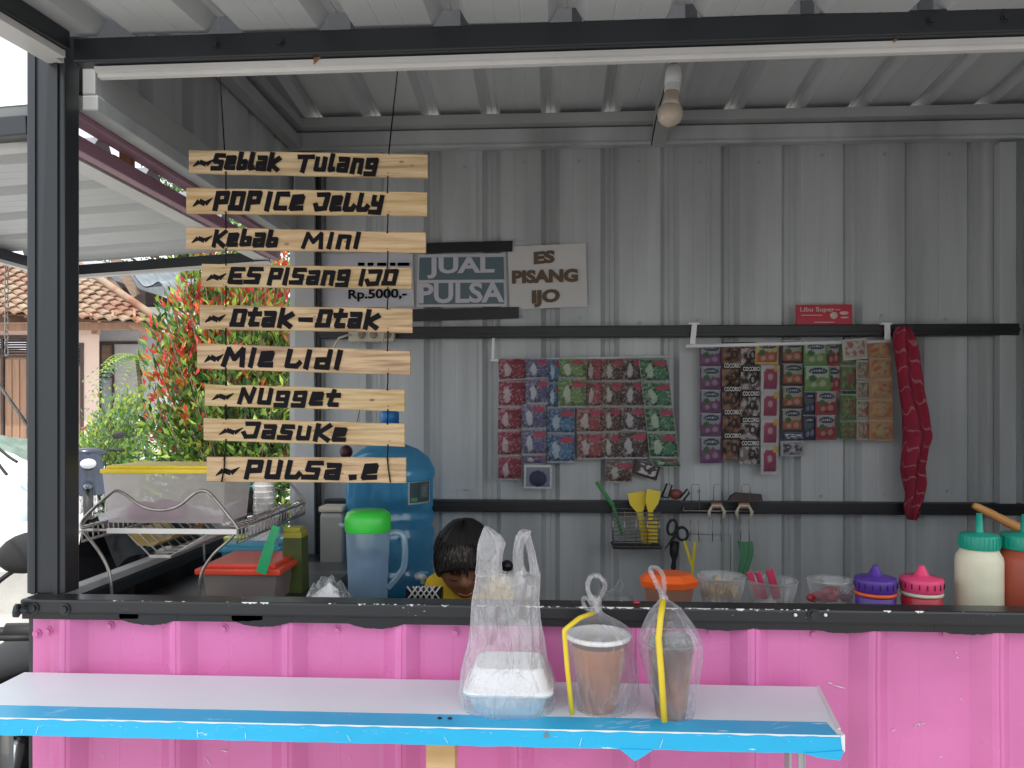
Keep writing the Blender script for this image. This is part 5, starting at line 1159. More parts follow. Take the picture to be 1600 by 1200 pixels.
def loopy(pts, r, Y, n=6, sd=0):
    pp = curve([at(u, v, Y)+Vector((0, dy, 0)) for u, v, dy in pts], n); q.tube(pp, [r*(.75+.5*abs(noise.noise(Vector((i*.5, sd, 0))))) for i in range(len(pp))], 9, 0, flat=.55)
loopy([(930, 950, 0), (938, 935, .004), (944, 922, .002), (945, 912, 0), (938, 902, 0), (930, 899, 0), (922, 903, 0), (918, 914, 0), (920, 926, -.004), (928, 940, -.006), (933, 952, 0)], .0052, YC, sd=2)
loopy([(914, 932, 0), (911, 940, 0), (916, 950, 0), (928, 956, 0), (938, 950, 0)], .005, YC, sd=4)
P('bag', q, M['bag2'], T)
def straw(pts, lab, Y, r):
    q = MB(); q.tube([at(u, v, Y+dy) for u, v, dy in pts], r, 12, 0, flat=.8); solo('straw', q, M['yellow'], lab, 'straw', 'yellow straws on the bags')
straw([(926, 958, -.012), (905, 966, -.035), (886, 981, -.052), (882, 985, -.053), (882, 991, -.053), (886, 1040, -.052), (894, 1116, -.050)], 'bent yellow straw hanging down the left side of the flat-lidded drink', YC, .0046)
YD = 1.175
T = thing('drink_cup', 'narrow takeaway cup of dark brown drink with a dark lid, right of the two', 'drink', (px(1046, YD), YD, SZ), 'takeaway drinks on the serving shelf')
c = Vector((px(1048, YD), YD, SZ)); H = pz(1046, 1002, YD)-SZ; r0 = .0215; r1 = .0355
q = MB(); q.lathe(c, [(r0, .0), (r0+.001, .003), (r0+(r1-r0)*.55, H*.58), (r0+(r1-r0)*.96, H*.94)], 40, mis=[1, 1, 1], capt=False); P('drink', q, [M['cocoa'], M['cocoad']], T)
q = MB(); q.lathe(c, [(r0+.001, .0005), (r1+.0008, H), (r1+.010, H+.001), (r1+.0105, H+.003), (r1+.007, H+.004)], 40, capb=False, capt=False)
q.lathe(c, [(r1+.007, H+.0045), (r1+.004, H+.02), (r1*.75, H+.036), (r1*.3, H+.043)], 40, capb=False, capt=False); P('cup', q, M['cupclear'], T)
q = MB(); q.lathe(c, [(r1*.97, H*.945), (r1*.94, H*.99), (r1*.85, H+.008), (0, H+.0085)], 36, capb=False); P('topping', q, mat('dark_topping', (.05, .05, .05), .25, var=.9, vs=60, bump=.6, bs=60), T)
T = thing('cup_bag', 'clear knotted bag ballooning around the dark drink', 'plastic bag', (c.x, YD, SZ), 'clear bags around the drinks')
q = MB(); bagsil(q, [(1121, 1040, 1082, .023), (1105, 1028, 1086, .030), (1070, 1014, 1090, .037), (1040, 1005, 1095, .043), (1018, 999, 1098, .047), (1005, 997, 1097, .048), (990, 1000, 1092, .047), (975, 1007, 1082, .042), (962, 1014, 1073, .034), (950, 1022, 1062, .025), (942, 1028, 1052, .014), (936, 1031, 1044, .008), (930, 1030, 1042, .007)], YD, seed=9)
loopy([(1036, 938, 0), (1032, 925, 0), (1024, 908, 0), (1017, 894, 0), (1016, 888, 0), (1022, 886, 0), (1030, 890, 0), (1036, 900, 0), (1038, 915, .003), (1037, 932, .003), (1036, 942, 0)], .0056, YD, sd=6)
P('bag', q, M['bag2'], T)
straw([(1036, 938, -.016), (1032, 965, -.034), (1029, 998, -.049), (1033, 1050, -.050), (1038, 1127, -.046)], 'long yellow straw down the front of the dark drink', YD, .0054)
# ------------------------------------------------------------------ the child
def evalmesh(o):
    dg = bpy.context.evaluated_depsgraph_get(); dg.update(); return bpy.data.meshes.new_from_object(o.evaluated_get(dg))
def skin(joints, edges, root=0, sub=2):
    me = bpy.data.meshes.new('sk'); me.from_pydata([j[0] for j in joints], edges, []); o = bpy.data.objects.new('sk', me); C.objects.link(o)
    md = o.modifiers.new('s', 'SKIN'); sv = me.skin_vertices[0].data
    for i, j in enumerate(joints):
        r = j[1]; sv[i].radius = r if isinstance(r, tuple) else (r, r)
    sv[root].use_root = True
    if sub: m2 = o.modifiers.new('u', 'SUBSURF'); m2.levels = sub
    res = evalmesh(o); out = ([v.co.copy() for v in res.vertices], [list(p.vertices) for p in res.polygons]); bpy.data.objects.remove(o); return out
YK = 1.97; hx = px(728, YK); X = Vector((hx, YK+.04, 0))
def hv(x, y, z): return Vector((hx+x, YK+y, z))
J = [(hv(0, .08, .60), (.10, .08)), (hv(0, .075, .78), (.095, .075)), (hv(0, .06, .93), (.10, .07)), (hv(0, .06, 1.035), (.07, .055)), (hv(0, .035, 1.075), .036), (hv(0, .0, 1.10), .036),
     (hv(-.082, .055, 1.02), .04), (hv(-.12, .01, .80), .031), (hv(-.09, -.12, .84), .024), (hv(-.055, -.16, .855), .018),
     (hv(.082, .055, 1.02), .04), (hv(.12, .01, .80), .031), (hv(.09, -.12, .84), .024), (hv(.055, -.16, .855), .018),
     (hv(-.06, .08, .50), .07), (hv(-.065, .06, .30), .05), (hv(-.065, .09, .07), .033), (hv(-.065, .02, .025), (.03, .02)), (hv(-.065, -.04, .02), (.026, .016)),
     (hv(.06, .08, .50), .07), (hv(.065, .06, .30), .05), (hv(.065, .09, .07), .033), (hv(.065, .02, .025), (.03, .02)), (hv(.065, -.04, .02), (.026, .016))]
E = [(0, 1), (1, 2), (2, 3), (3, 4), (4, 5), (3, 6), (6, 7), (7, 8), (8, 9), (3, 10), (10, 11), (11, 12), (12, 13), (0, 14), (14, 15), (15, 16), (16, 17), (17, 18), (0, 19), (19, 20), (20, 21), (21, 22), (22, 23)]
B = MB(); vs, fs = skin(J, E); B.add(vs, fs, 0, True)
for sx in (-1, 1):
    pc = hv(sx*.045, -.175, .856)
    B.obox(pc, Vector((.036*1.0, .012*sx, 0)), Vector((-.01*sx, .044, 0)), (0, 0, .016), 0, .006)
    for k in range(4):
        b0 = pc+Vector((-.014+.0093*k, -.018, 0)); L_ = (.026, .032, .034, .027)[k if sx > 0 else 3-k]
        B.tube([b0, b0+Vector((0, -L_*.45, .004)), b0+Vector((0, -L_*.8, -.004)), b0+Vector((0, -L_, -.014))], [.0052, .005, .0046, .0038], 8)
    t0 = pc+Vector((-sx*.016, .004, 0)); B.tube([t0, t0+Vector((-sx*.014, -.012, -.002)), t0+Vector((-sx*.018, -.026, -.006))], [.0062, .0055, .0045], 8)
# head, bowed
HC = Vector((hx, YK-.02, pz(728, 873, YK))); TILT = Matrix.Rotation(radians(16), 3, 'X') @ Matrix.Rotation(radians(6), 3, 'Z')
def headf(a, b, scale=1.0):
    t = 2*pi*a-pi/2; p = pi*(b-.5); x = cos(p)*cos(t); y = cos(p)*sin(t); z = sin(p)    # y<0 is the face
    X_, Y_, Z_ = .071*x, .085*y, .098*z
    if z < 0: X_ *= 1-.30*(-z)**1.5; Y_ *= 1-.10*(-z)
    f = max(0, -y)
    def g_(cx_, cz_, s_, s2=None): return math.exp(-((X_-cx_)**2)/(2*s_**2)-((Z_-cz_)**2)/(2*(s2 or s_)**2))*(1 if y < 0 else 0)
    Y_ -= .014*g_(0, -.026, .009, .010)+.007*g_(0, -.010, .006, .015)      # nose
    Y_ += .008*g_(.029, -.004, .013, .009)+.008*g_(-.029, -.004, .013, .009)  # eye sockets
    Y_ -= .005*g_(.029, -.005, .009, .006)+.005*g_(-.029, -.005, .009, .006)  # lids
    Y_ -= .006*g_(0, -.051, .014, .006)+.005*g_(0, -.078, .013, .010)       # lips, chin
    Y_ -= .004*g_(.038, -.035, .015)+.004*g_(-.038, -.035, .015)           # cheeks
    return Vector((X_, Y_, Z_))*scale
B.grid(lambda a, b: HC+TILT @ headf(a, b), 72, 56, 0, True, True)
for sx in (-1, 1):
    B.ell(HC+TILT @ Vector((sx*.070, .006, -.012)), .008, .016, .024, 14, 10)
me = bpy.data.meshes.new('b'); me.from_pydata(B.v, [], B.f); o = bpy.data.objects.new('b', me); C.objects.link(o)
md = o.modifiers.new('r', 'REMESH'); md.mode = 'VOXEL'; md.voxel_size = .0034; sm = o.modifiers.new('sm', 'SMOOTH'); sm.factor = .5; sm.iterations = 3
res = evalmesh(o); q = MB(); q.add([v.co.copy() for v in res.vertices], [list(p_.vertices) for p_ in res.polygons], 0, True); bpy.data.objects.remove(o)
pers = mk('person', q, M['skin'], None, Vector((hx, YK+.05, 0)))
tag(pers, 'small dark-haired child in a yellow shirt bowing over the counter', 'person')
q = MB()
def hairf(a, b):
    t = 2*pi*a-pi/2; y = sin(t); lim = -.42+.60*max(0, -y)**1.2+.04*noise.noise(Vector((cos(t)*6, y*6, 0)))
    if y > .2: lim = -.62
    zf = math.asin(lim); p = zf+(pi/2-zf)*b
    P_ = headf(a, (p/pi)+.5, 1.0); n = P_.normalized(); st = .012*(1-.3*(1-b))+.0030*noise.noise(Vector((t*14, b*3, 0)))+.0012*sin(t*46+3*b)
    return HC+TILT @ (P_+n*(st if b > .02 else .002))
q.grid(hairf, 140, 40, 0, True, True)
for i in range(120):   # fringe and side strands
    a = R.uniform(-.30, .30) % 1; pts = []
    t0 = R.uniform(.62, .74); t = 2*pi*a-pi/2; ends = .515+.03*R.uniform(-1, 1)-.02*(1 if abs(cos(t)) > .8 else 0)
    for k in range(6):
        b = t0+(ends-t0)*k/5; P_ = headf((a+.004*k*R.uniform(-.3, .3)) % 1, b); pts.append(HC+TILT @ (P_+P_.normalized()*(.0125-.0013*k)))
    q.tube(pts, [.0022, .0024, .0022, .0018, .0012, .0005], 5)
P('hair', q, M['hair'], pers)
q = MB()
for sx in (-1, 1):
    q.tube([HC+TILT @ (headf_p+Vector((0, -.0012, 0))) for headf_p in [Vector((sx*(.018+.022*k/8), -.0795+.010*(k/8)**2, -.011-.004*sin(pi*k/8))) for k in range(9)]], [.0004, .001, .0013, .0014, .0014, .0014, .0013, .001, .0004], 6)
P('eyelashes', q, M['hair'], pers)
q = MB(); q.tube([HC+TILT @ Vector((.020*(k/4-1), -.0835+.008*(k/4-1)**2, -.052-.002*cos(pi*(k/4-1)))) for k in range(9)], [.0006, .002, .003, .0034, .003, .0034, .003, .002, .0006], 8); P('lips', q, mat('lips', (.22, .07, .055), .45), pers)
# shirt
JS = [(hv(0, .08, .56), (.118, .098)), (hv(0, .075, .78), (.112, .09)), (hv(0, .06, .93), (.115, .085)), (hv(0, .06, 1.028), (.082, .068)), (hv(0, .045, 1.062), (.056, .05)),
      (hv(-.082, .055, 1.017), .046), (hv(-.112, .025, .90), .042), (hv(.082, .055, 1.017), .046), (hv(.112, .025, .90), .042)]
vs, fs = skin(JS, [(0, 1), (1, 2), (2, 3), (3, 4), (3, 5), (5, 6), (3, 7), (7, 8)]); q = MB(); q.add([v+Vector((0, 0, .0015)) for v in vs], fs, 0, True)
P('shirt', q, M['shirt'], pers)
JS = [(hv(0, .08, .60), (.115, .095)), (hv(-.062, .08, .48), .082), (hv(-.066, .062, .34), .066), (hv(.062, .08, .48), .082), (hv(.066, .062, .34), .066)]
vs, fs = skin(JS, [(0, 1), (1, 2), (0, 3), (3, 4)]); q = MB(); q.add([v+Vector((0, 0, -.03)) for v in vs], fs, 0, True); P('shorts', q, mat('navy_cloth', (.03, .04, .09), .9), pers)
# ------------------------------------------------------------------ outdoors, seen past the left side
def leaf(mb, c, d, up, L_, wd, mi):
    d = d.normalized(); s = d.cross(up); s = s.normalized() if s.length > 1e-4 else d.orthogonal().normalized(); n = s.cross(d)
    p0 = c; p1 = c+d*L_*.45+s*wd*.5+n*wd*.14; p2 = c+d*L_-n*L_*.10; p3 = c+d*L_*.45-s*wd*.5+n*wd*.14; m = c+d*L_*.5
    mb.add([p0, p1, p2, p3, m], [(0, 1, 4), (1, 2, 4), (2, 3, 4), (3, 0, 4)], mi)
def rv(): 
    while True:
        v = Vector((R.uniform(-1, 1), R.uniform(-1, 1), R.uniform(-1, 1)))
        if .05 < v.length < 1: return v.normalized()
def shrub(name, label, cat, base, h, rx_, n_br, n_lf, L_, wd, cols, group=None, red=0.0, rmi=(), trunk=.03, low=.1, clump=.10, shape=1.0, lv=1):
    T = thing(name, label, cat, base, group); base = Vector(base); st = MB(); lf = MB()
    for i in range(n_br):
        a = R.uniform(0, 2*pi); hh = h*(low+(1-low)*R.uniform(0, 1)**.7); k = (1-(hh/h-.45)**2*1.6*shape) if shape < 2 else sqrt(max(.05, 1-((hh/h-.47)/.58)**2)); rr = rx_*max(.15, k)*sqrt(R.uniform(.05, 1))
        tip = base+Vector((rr*cos(a), rr*sin(a), hh)); mid = base+Vector((rr*.35*cos(a), rr*.35*sin(a), hh*.55))
        st.tube([base+Vector((R.uniform(-.03, .03), R.uniform(-.03, .03), 0)), mid, tip], [trunk*.45, trunk*.25, .003], 5)
        out = (tip-base-Vector((0, 0, h*.45))); outn = out.normalized()
        isred = R.random() < red*1.5*max(.12, (hh/h-.35)*1.6)
        for j in range(n_lf):
            t = R.random(); c = mid.lerp(tip, .35+.65*t)+rv()*clump*R.uniform(.2, 1)
            d = (rv()*.8+outn*.6+Vector((0, 0, .55)))
            mi = R.choice(rmi) if (isred and t > .45) else R.choice(cols)
            leaf(lf, c, d, rv(), L_*R.uniform(.6, 1.15), wd*R.uniform(.7, 1.1), mi)
        if isred:
            for j in range(5): leaf(lf, tip+rv()*.03, Vector((0, 0, 1))+rv()*.9+outn*.4, rv(), L_*R.uniform(.8, 1.2), wd*.9, R.choice(rmi))
    P('stems', st, M['bark'], T); P('foliage', lf, [M['lg'], M['ld'], M['ll'], M['lr'], M['lo'], M['lp'], M['lq']], T)
    return T
def at0(u, v, Y, z=0): q = at(u, v, Y); q.z = z; return q
bx = px(372, 4.9)
shrub('red_tip_bush', 'big bush with glossy green leaves and bright red new tips beside the stall', 'bush', (bx, 4.9, 0), 2.60, .60, 320, 52, .074, .027, (0, 0, 0, 1, 1, 2, 2, 2, 6), red=.42, rmi=(3, 3, 4, 2, 0), clump=.13, low=.12, shape=3, trunk=.02)
shrub('light_shrub', 'pale green airy shrub between the pink house and the red-tipped bush', 'shrub', at0(188, 600, 9.5), 1.75, .62, 80, 50, .08, .04, (2, 5, 5, 2, 0), clump=.16)
shrub('light_shrub', 'lower yellow-green shrub in front of the grey house door', 'shrub', at0(170, 600, 10.8), 1.35, .6, 70, 50, .08, .04, (2, 2, 5, 0), clump=.15)
# fern like small tree with drooping fronds
T = thing('fern_tree', 'slender tree with pale feathery fronds in front of the grey house', 'tree', at0(222, 600, 10.5)); b0 = at0(222, 600, 10.5); top = at(214, 560, 10.5)
q = MB(); q.tube([b0, b0+Vector((.05, 0, 1.2)), top], [.05, .04, .025], 8); P('trunk', q, M['bark'], T); q = MB()
for i in range(26):
    a = 2*pi*i/26+R.uniform(-.2, .2); el = R.uniform(-.1, .9); L_ = R.uniform(.45, .8); pts = []
    for k in range(14):
        t = k/13; c = top+Vector((cos(a)*L_*t, sin(a)*L_*t, L_*(el*t-.9*t*t)+.0)); d = Vector((cos(a), sin(a), el-1.8*t))
        for s_ in (-1, 1): leaf(q, c, d.normalized()*.5+Vector((-sin(a), cos(a), 0))*s_, Vector((0, 0, 1)), .14*(1-.5*t), .026, 5 if i % 2 else 2)
P('foliage', q, [M['lg'], M['ld'], M['ll'], M['lr'], M['lo'], M['lp'], M['lq']], T)
# trees far behind
def tree(label, u, Y, h, cr, n_cl, nl, cols, L_=.22):
    b = at0(u, 600, Y); T = thing('leafy_tree', label, 'tree', b, 'tall trees behind the houses'); q = MB(); lf = MB()
    q.tube([b, b+Vector((.1, 0, h*.35)), b+Vector((0, .1, h*.62)), b+Vector((.1, 0, h*.9))], [.22, .18, .12, .04], 9)
    for i in range(n_cl):
        a = R.uniform(0, 2*pi); z = h*R.uniform(.42, 1.0); r = cr*sqrt(max(.05, 1-((z/h-.70)/.36)**2))*R.uniform(.25, 1); tip = b+Vector((r*cos(a), r*sin(a), z))
        q.tube([b+Vector((0, 0, z*.7)), (b+Vector((0, 0, z*.8))).lerp(tip, .5), tip], [.06, .035, .01], 5)
        for j in range(nl): leaf(lf, tip+rv()*cr*.24*R.uniform(.1, 1), rv()+Vector((0, 0, -.2)), rv(), L_*R.uniform(.6, 1.2), L_*.42, R.choice(cols))
    P('trunk', q, M['bark'], T); P('foliage', lf, [M['lg'], M['ld'], M['ll'], M['lr'], M['lo'], M['lp'], M['lq']], T)
tree('tall dark green tree rising behind the grey house', 285, 26, 9.5, 3.0, 62, 75, (0, 1, 1, 6))
tree('lighter green tree right of the tall dark one behind the bush', 345, 24, 8.0, 2.6, 50, 70, (0, 5, 2, 6))
tree('broad pale tree on the horizon right of the pink house', 215, 34, 7.6, 3.2, 50, 70, (5, 0, 6))
tree('dense dark tree behind the red-tipped bush, nearest the stall', 430, 22, 6.6, 2.6, 56, 75, (1, 6, 0))
# ---- pink house
HY_ = 14.0
T = thing('pink_house', 'low peach plastered house with a clay tile roof and brown shutters', 'house', (px(60, HY_), HY_+2, 0))
xr = px(155, HY_); xw = px(-330, HY_); zt_ = 3.02
q = MB()
def wall_open(x0, x1, z0, z1, openings, y, th):
    xs = sorted({x0, x1, *[o[0] for o in openings], *[o[1] for o in openings]}); zs = sorted({z0, z1, *[o[2] for o in openings], *[o[3] for o in openings]})
    for i in range(len(xs)-1):
        for j in range(len(zs)-1):
            cx_, cz_ = (xs[i]+xs[i+1])/2, (zs[j]+zs[j+1])/2
            if any(o[0] < cx_ < o[1] and o[2] < cz_ < o[3] for o in openings): continue
            q.add([(xs[i], y, zs[j]), (xs[i+1], y, zs[j]), (xs[i+1], y, zs[j+1]), (xs[i], y, zs[j+1])], [(0, 1, 2, 3)])
    for o in openings:
        a, b, c_, d_ = o
        q.add([(a, y, c_), (b, y, c_), (b, y, d_), (a, y, d_), (a, y+th, c_), (b, y+th, c_), (b, y+th, d_), (a, y+th, d_)], [(0, 1, 5, 4), (1, 2, 6, 5), (2, 3, 7, 6), (3, 0, 4, 7)])
ops = [(px(-40, HY_), px(47, HY_), pz(20, 700, HY_), pz(20, 524, HY_)), (px(78, HY_), px(131, HY_), .12, pz(120, 536, HY_))]
wall_open(xw, xr, 0, zt_+.1, ops, HY_, .12)
q.add([(xr, HY_, 0), (xr-4.6, HY_+7, 0), (xr-4.6, HY_+7, zt_+.1), (xr, HY_, zt_+.1)], [(0, 1, 2, 3)]); q.add([(xw, HY_, 0), (xw, HY_+7, 0), (xw, HY_+7, zt_+.1), (xw, HY_, zt_+.1)], [(3, 2, 1, 0)]); q.add([(xw, HY_+7, 0), (xr-4.6, HY_+7, 0), (xr-4.6, HY_+7, zt_+.1), (xw, HY_+7, zt_+.1)], [(3, 2, 1, 0)])
P('wall', q, M['wallp'], T)
for oi, o in enumerate(ops):
    a, b, c_, d_ = o; fr = MB()
    fr.box((a, HY_-.02, c_), (a+.06, HY_+.10, d_)); fr.box((b-.06, HY_-.02, c_), (b, HY_+.10, d_)); fr.box((a+.061, HY_-.02, d_-.06), (b-.061, HY_+.10, d_)); zv = d_-.36; fr.box((a+.061, HY_-.015, zv-.05), (b-.061, HY_+.10, zv))
    xm = (a+b)/2; fr.box((xm-.025, HY_-.012, c_), (xm+.025, HY_+.1, zv-.051)); fr.box((xm-.02, HY_-.012, zv+.001), (xm+.02, HY_+.09, d_-.061))
    f_ = P('window' if oi == 0 else 'door', fr, M['darkw'], T, 'shuttered window with dark louvres' if oi == 0 else None)
    v = MB()
    for k in range(6): zz = zv+.03+k*.045; v.obox(((a+b)/2, HY_+.05, zz), (b-a-.13, 0, 0), (0, .05, -.02), (0, .004, .012))
    P('louvre', v, M['darkw'], f_)
    for (s0, s1) in ((a+.065, xm-.028), (xm+.028, b-.065)):
        v = MB(); v.box((s0, HY_+.04, c_+.02), (s1, HY_+.07, zv-.055)); nb = 3
        for k in range(nb): w0 = s0+(s1-s0)*k/nb; v.box((w0+.012, HY_+.022, c_+.05), (w0+(s1-s0)/nb-.012, HY_+.039, zv-.09), 0, .004)
        P('shutter' if oi == 0 else 'door_leaf', v, M['doorw'], f_)
# roof of pan tiles
E1 = at(252, 508, 13.2); R1 = at(112, 412, 15.6); E0 = at(-300, 470, 12.9); R0 = R1+(E0-E1)
q = MB(); eu = (E0-E1); uu = (R1-E1); nrm = eu.cross(uu).normalized(); 
if nrm.z < 0: nrm = -nrm
nc, ncol = 13, int(eu.length/.235); eu_n = eu/ncol
for c_ in range(nc):
    a0 = c_/nc; a1 = (c_+1.12)/nc
    def tf(a, b, c_=c_, a0=a0, a1=a1):
        x = a*ncol; ph_ = (x % 1)*2*pi; wv = .030*sin(ph_)+.012*sin(2*ph_+.6); jit = .012*noise.noise(Vector((math.floor(x)*1.7, c_*2.3, 0)))
        s_ = a0+(a1-a0)*b
        return E1+eu_n*x+uu*(s_+.006*noise.noise(Vector((math.floor(x), c_, 4))))+nrm*(wv+jit+.050*(1-b)+.02)
    q.grid(tf, ncol*7, 1, 0, False)
    def tfe(a, b, c_=c_): p = tf(a, 0); return p-nrm*(.028*b)
    q.grid(tfe, ncol*7, 1, 0, False)
q.add([E1, E0, R0, R1], [(0, 1, 2, 3)])
P('roof', q, M['tile'], T, 'weathered orange clay tile roof')
q = MB(); back = Vector((1.0, 4.5, -1.6)); q.add([R1+nrm*.05, R0+nrm*.05, R0+back, R1+back], [(0, 1, 2, 3)]); q.tube([E1+nrm*.08, R1+nrm*.10], .075, 8)
P('roof', q, M['tile'], T)
q = MB(); z_ = pz(200, 507, 13.6); q.beam((px(-340, 13.7), 13.75, z_-.03), (px(228, 13.6), 13.6, z_-.03), .07, .13, 0)
q.beam(at(150, 500, 13.85), at(150, 522, 13.85), .12, .10, 0, up=Vector((0, 1, 0))); q.beam((px(208, 13.4), 13.3, z_-.02), (px(232, 13.4), 13.4, z_-.15), .06, .12, 0)
for u in range(-300, 240, 34): q.beam(at(u, 498-abs(u-252)*.02, 13.15)+Vector((0, 0, .0)), at(u, 492, 14.3)+Vector((0, 0, .28)), .04, .06, 0)
P('eave_beam', q, M['doorw'], T)
# ---- grey house behind
GY = 18.5
T = thing('grey_house', 'pale grey-blue house with a slatted door behind the shrubs', 'house', (px(210, GY), GY+2, 0))
q = MB(); gx0, gx1 = px(100, GY), px(330, GY); ops = [(px(155, GY), px(179, GY), .1, pz(170, 538, GY))]
wall_open(gx0, gx1, 0, pz(200, 480, GY), ops, GY, .1)
q.add([(gx0, GY, 0), (gx0, GY+6, 0), (gx0, GY+6, 3.8), (gx0, GY, 3.8)], [(3, 2, 1, 0)]); q.add([(gx1, GY, 0), (gx1, GY+6, 0), (gx1, GY+6, 3.8), (gx1, GY, 3.8)], [(0, 1, 2, 3)])
a, b = px(118, GY), px(150, GY); q.box((a, GY-.02, pz(150, 480, GY)), (px(162, GY), GY+3, pz(150, 408, GY)))
P('wall', q, M['wallg'], T)
o = ops[0]; fr = MB(); fr.box((o[0], GY-.03, o[2]), (o[0]+.05, GY+.05, o[3])); fr.box((o[1]-.05, GY-.03, o[2]), (o[1], GY+.05, o[3])); fr.box((o[0]-.1, GY-.05, o[3]), (o[1]+.6, GY+.05, o[3]+.07)); f_ = P('door', fr, M['darkw'], T)
v = MB(); v.box((o[0]+.051, GY+.02, o[2]), (o[1]-.051, GY+.05, pz(170, 578, GY)-.25)); v.box((o[0]+.1, GY+.0, 1.3), (o[1]-.1, GY+.019, 2.1), 0, .01); v.box((o[0]+.1, GY+.0, .3), (o[1]-.1, GY+.019, 1.15), 0, .01); P('door_leaf', v, mat('pale_blue_door', (.38, .44, .50), .6), f_)
v = MB()
for k in range(4): v.box((o[0]+.051, GY-.01, pz(170, 578, GY)-.2+.09*k), (o[1]-.051, GY+.02, pz(170, 578, GY)-.16+.09*k))
P('louvre', v, M['darkw'], f_)
v = MB(); v.box((o[0]+.051, GY+.02, pz(170, 572, GY)), (o[1]-.051, GY+.04, o[3]-.02)); v.box((o[0]+.20, GY+.0, pz(170, 572, GY)+.05), (o[0]+.26, GY+.019, o[3]-.05)); P('pane', v, M['oldw'], f_)
# lean-to roof and open gable with planks
q = MB(); corr(q, at(160, 512, GY-.7), at(285, 525, GY-.7)-at(160, 512, GY-.7), at(190, 455, GY+3)-at(160, 512, GY-.7), (0, -.4, 1), 2.6, 4.2, pitch=.16, depth=.03, nv=3)
P('roof', q, mat('pale_roof_sheet', (.50, .52, .55), .4, metal=.2), T, 'pale corrugated lean-to roof')
q = MB(); q.beam(at(180, 404, GY), at(214, 462, GY), .22, .06, 0, up=Vector((0, 1, 0))); q.beam(at(143, 418, GY+.1), at(190, 416, GY+.1), .22, .06, 0, up=Vector((0, 1, 0))); q.beam(at(160, 425, GY+.2), at(205, 475, GY+.2), .16, .06, 0, up=Vector((0, 1, 0)))
q.beam(at(170, 402, GY+.1), at(206, 400, GY+.1), .12, .06, 0, up=Vector((0, 1, 0))); P('gable_plank', q, M['oldw'], T)
q = MB(); q.poly([at(150, 428, GY+.5), at(262, 468, GY+.5), at(262, 476, GY+.5), at(150, 480, GY+.5)], (0, 1, 0), .8); P('gable_shade_board', q, M['darkw'], T)
q = MB(); pa, pb, pc_, pd = at(202, 418, GY-.4), at(222, 445, GY-.4), at(248, 440, GY-.4), at(262, 468, GY-.4)
cv = curve([pa, pb, at(236, 446, GY-.4), pc_, at(257, 452, GY-.4), pd], 6); vs = []
for p_ in cv: vs += [p_, p_+Vector((-.3, 3.0, .6))]
q.add(vs, [(2*i, 2*i+2, 2*i+3, 2*i+1) for i in range(len(cv)-1)], 0, True); q.add([p_-Vector((0, 0, .03)) for p_ in vs], [(2*i, 2*i+1, 2*i+3, 2*i+2) for i in range(len(cv)-1)], 0, True)
P('metal_sheet', q, mat('old_zinc', (.20, .23, .25), .5, var=.3), T)
# ---- tarpaulin covered heaps
def heap(name, label, cat, x0, x1, y0, y1, h, m, sd, fn=None):
    q = MB()
    def f(a, b):
        e = (sin(pi*min(1, max(0, a)))**.35)*(sin(pi*min(1, max(0, b)))**.35)
        n_ = noise.noise(Vector((a*3+sd, b*3, 0)))*.16+noise.noise(Vector((a*9+sd, b*9, 3)))*.05
        z = max(0, e*(h*(fn(a, b) if fn else 1)+n_)+.03*noise.noise(Vector((a*20, b*20, sd)))*e)
        return (x0+(x1-x0)*a+.05*n_, y0+(y1-y0)*b, z)
    q.grid(f, 50, 36); return solo(name, q, m, label, cat)
heap('covered_load', 'large heap under a white tarpaulin left of the black front post', 'covered heap', px(-160, 11), px(62, 11), 10.2, 12.6, 1.02, M['tarpw'], 1, lambda a, b: 1-.25*a+.1*sin(5*a))
heap('green_tarp', 'crumpled grey-green tarpaulin lying over the white heap', 'tarp', px(-110, 11.6), px(60, 11.6), 11.1, 13.0, 1.24, M['tarpg'], 4, lambda a, b: 1-.2*a)
heap('blue_tarp', 'pale blue tarpaulin skirt at the foot of the white heap', 'tarp', px(-60, 9.8), px(48, 9.8), 9.6, 10.8, .42, mat('pale_blue_tarp', (.48, .60, .66), .5, bump=.4, bs=5), 6)
heap('white_covered_car', 'rounded white cover over a parked car between the post and the bush', 'covered car', px(126, 10), px(222, 10), 9.9, 12.8, 1.14, M['tarpw'], 9, lambda a, b: .92+.2*sin(pi*a))
heap('folded_tarp', 'crumpled white tarpaulin heaped behind the covered car', 'tarp', px(155, 13), px(236, 13), 12.4, 13.6, 1.42, mat('dirty_white_tarp', (.62, .62, .60), .6, bump=.6, bs=6), 12)
q = MB(); q.beam(at(186, 655, 12.3), at(196, 705, 11.9), .10, .03, 0, up=Vector((0, 1, 0))); solo('plank', q, M['lip'], 'pale plank leaning against the crumpled white tarpaulin', 'plank')
q = MB()
for a, b in (((-5, 698), (27, 722)), ((-6, 720), (11, 742))): q.tube(curve([at(a[0], a[1], 9.9), at((a[0]+b[0])/2+2, (a[1]+b[1])/2+3, 9.9), at(b[0], b[1], 9.9)], 4), [.02]*9, 6)
solo('black_straps', q, M['rubber'], 'two black straps lying over the white tarpaulin heap', 'straps')
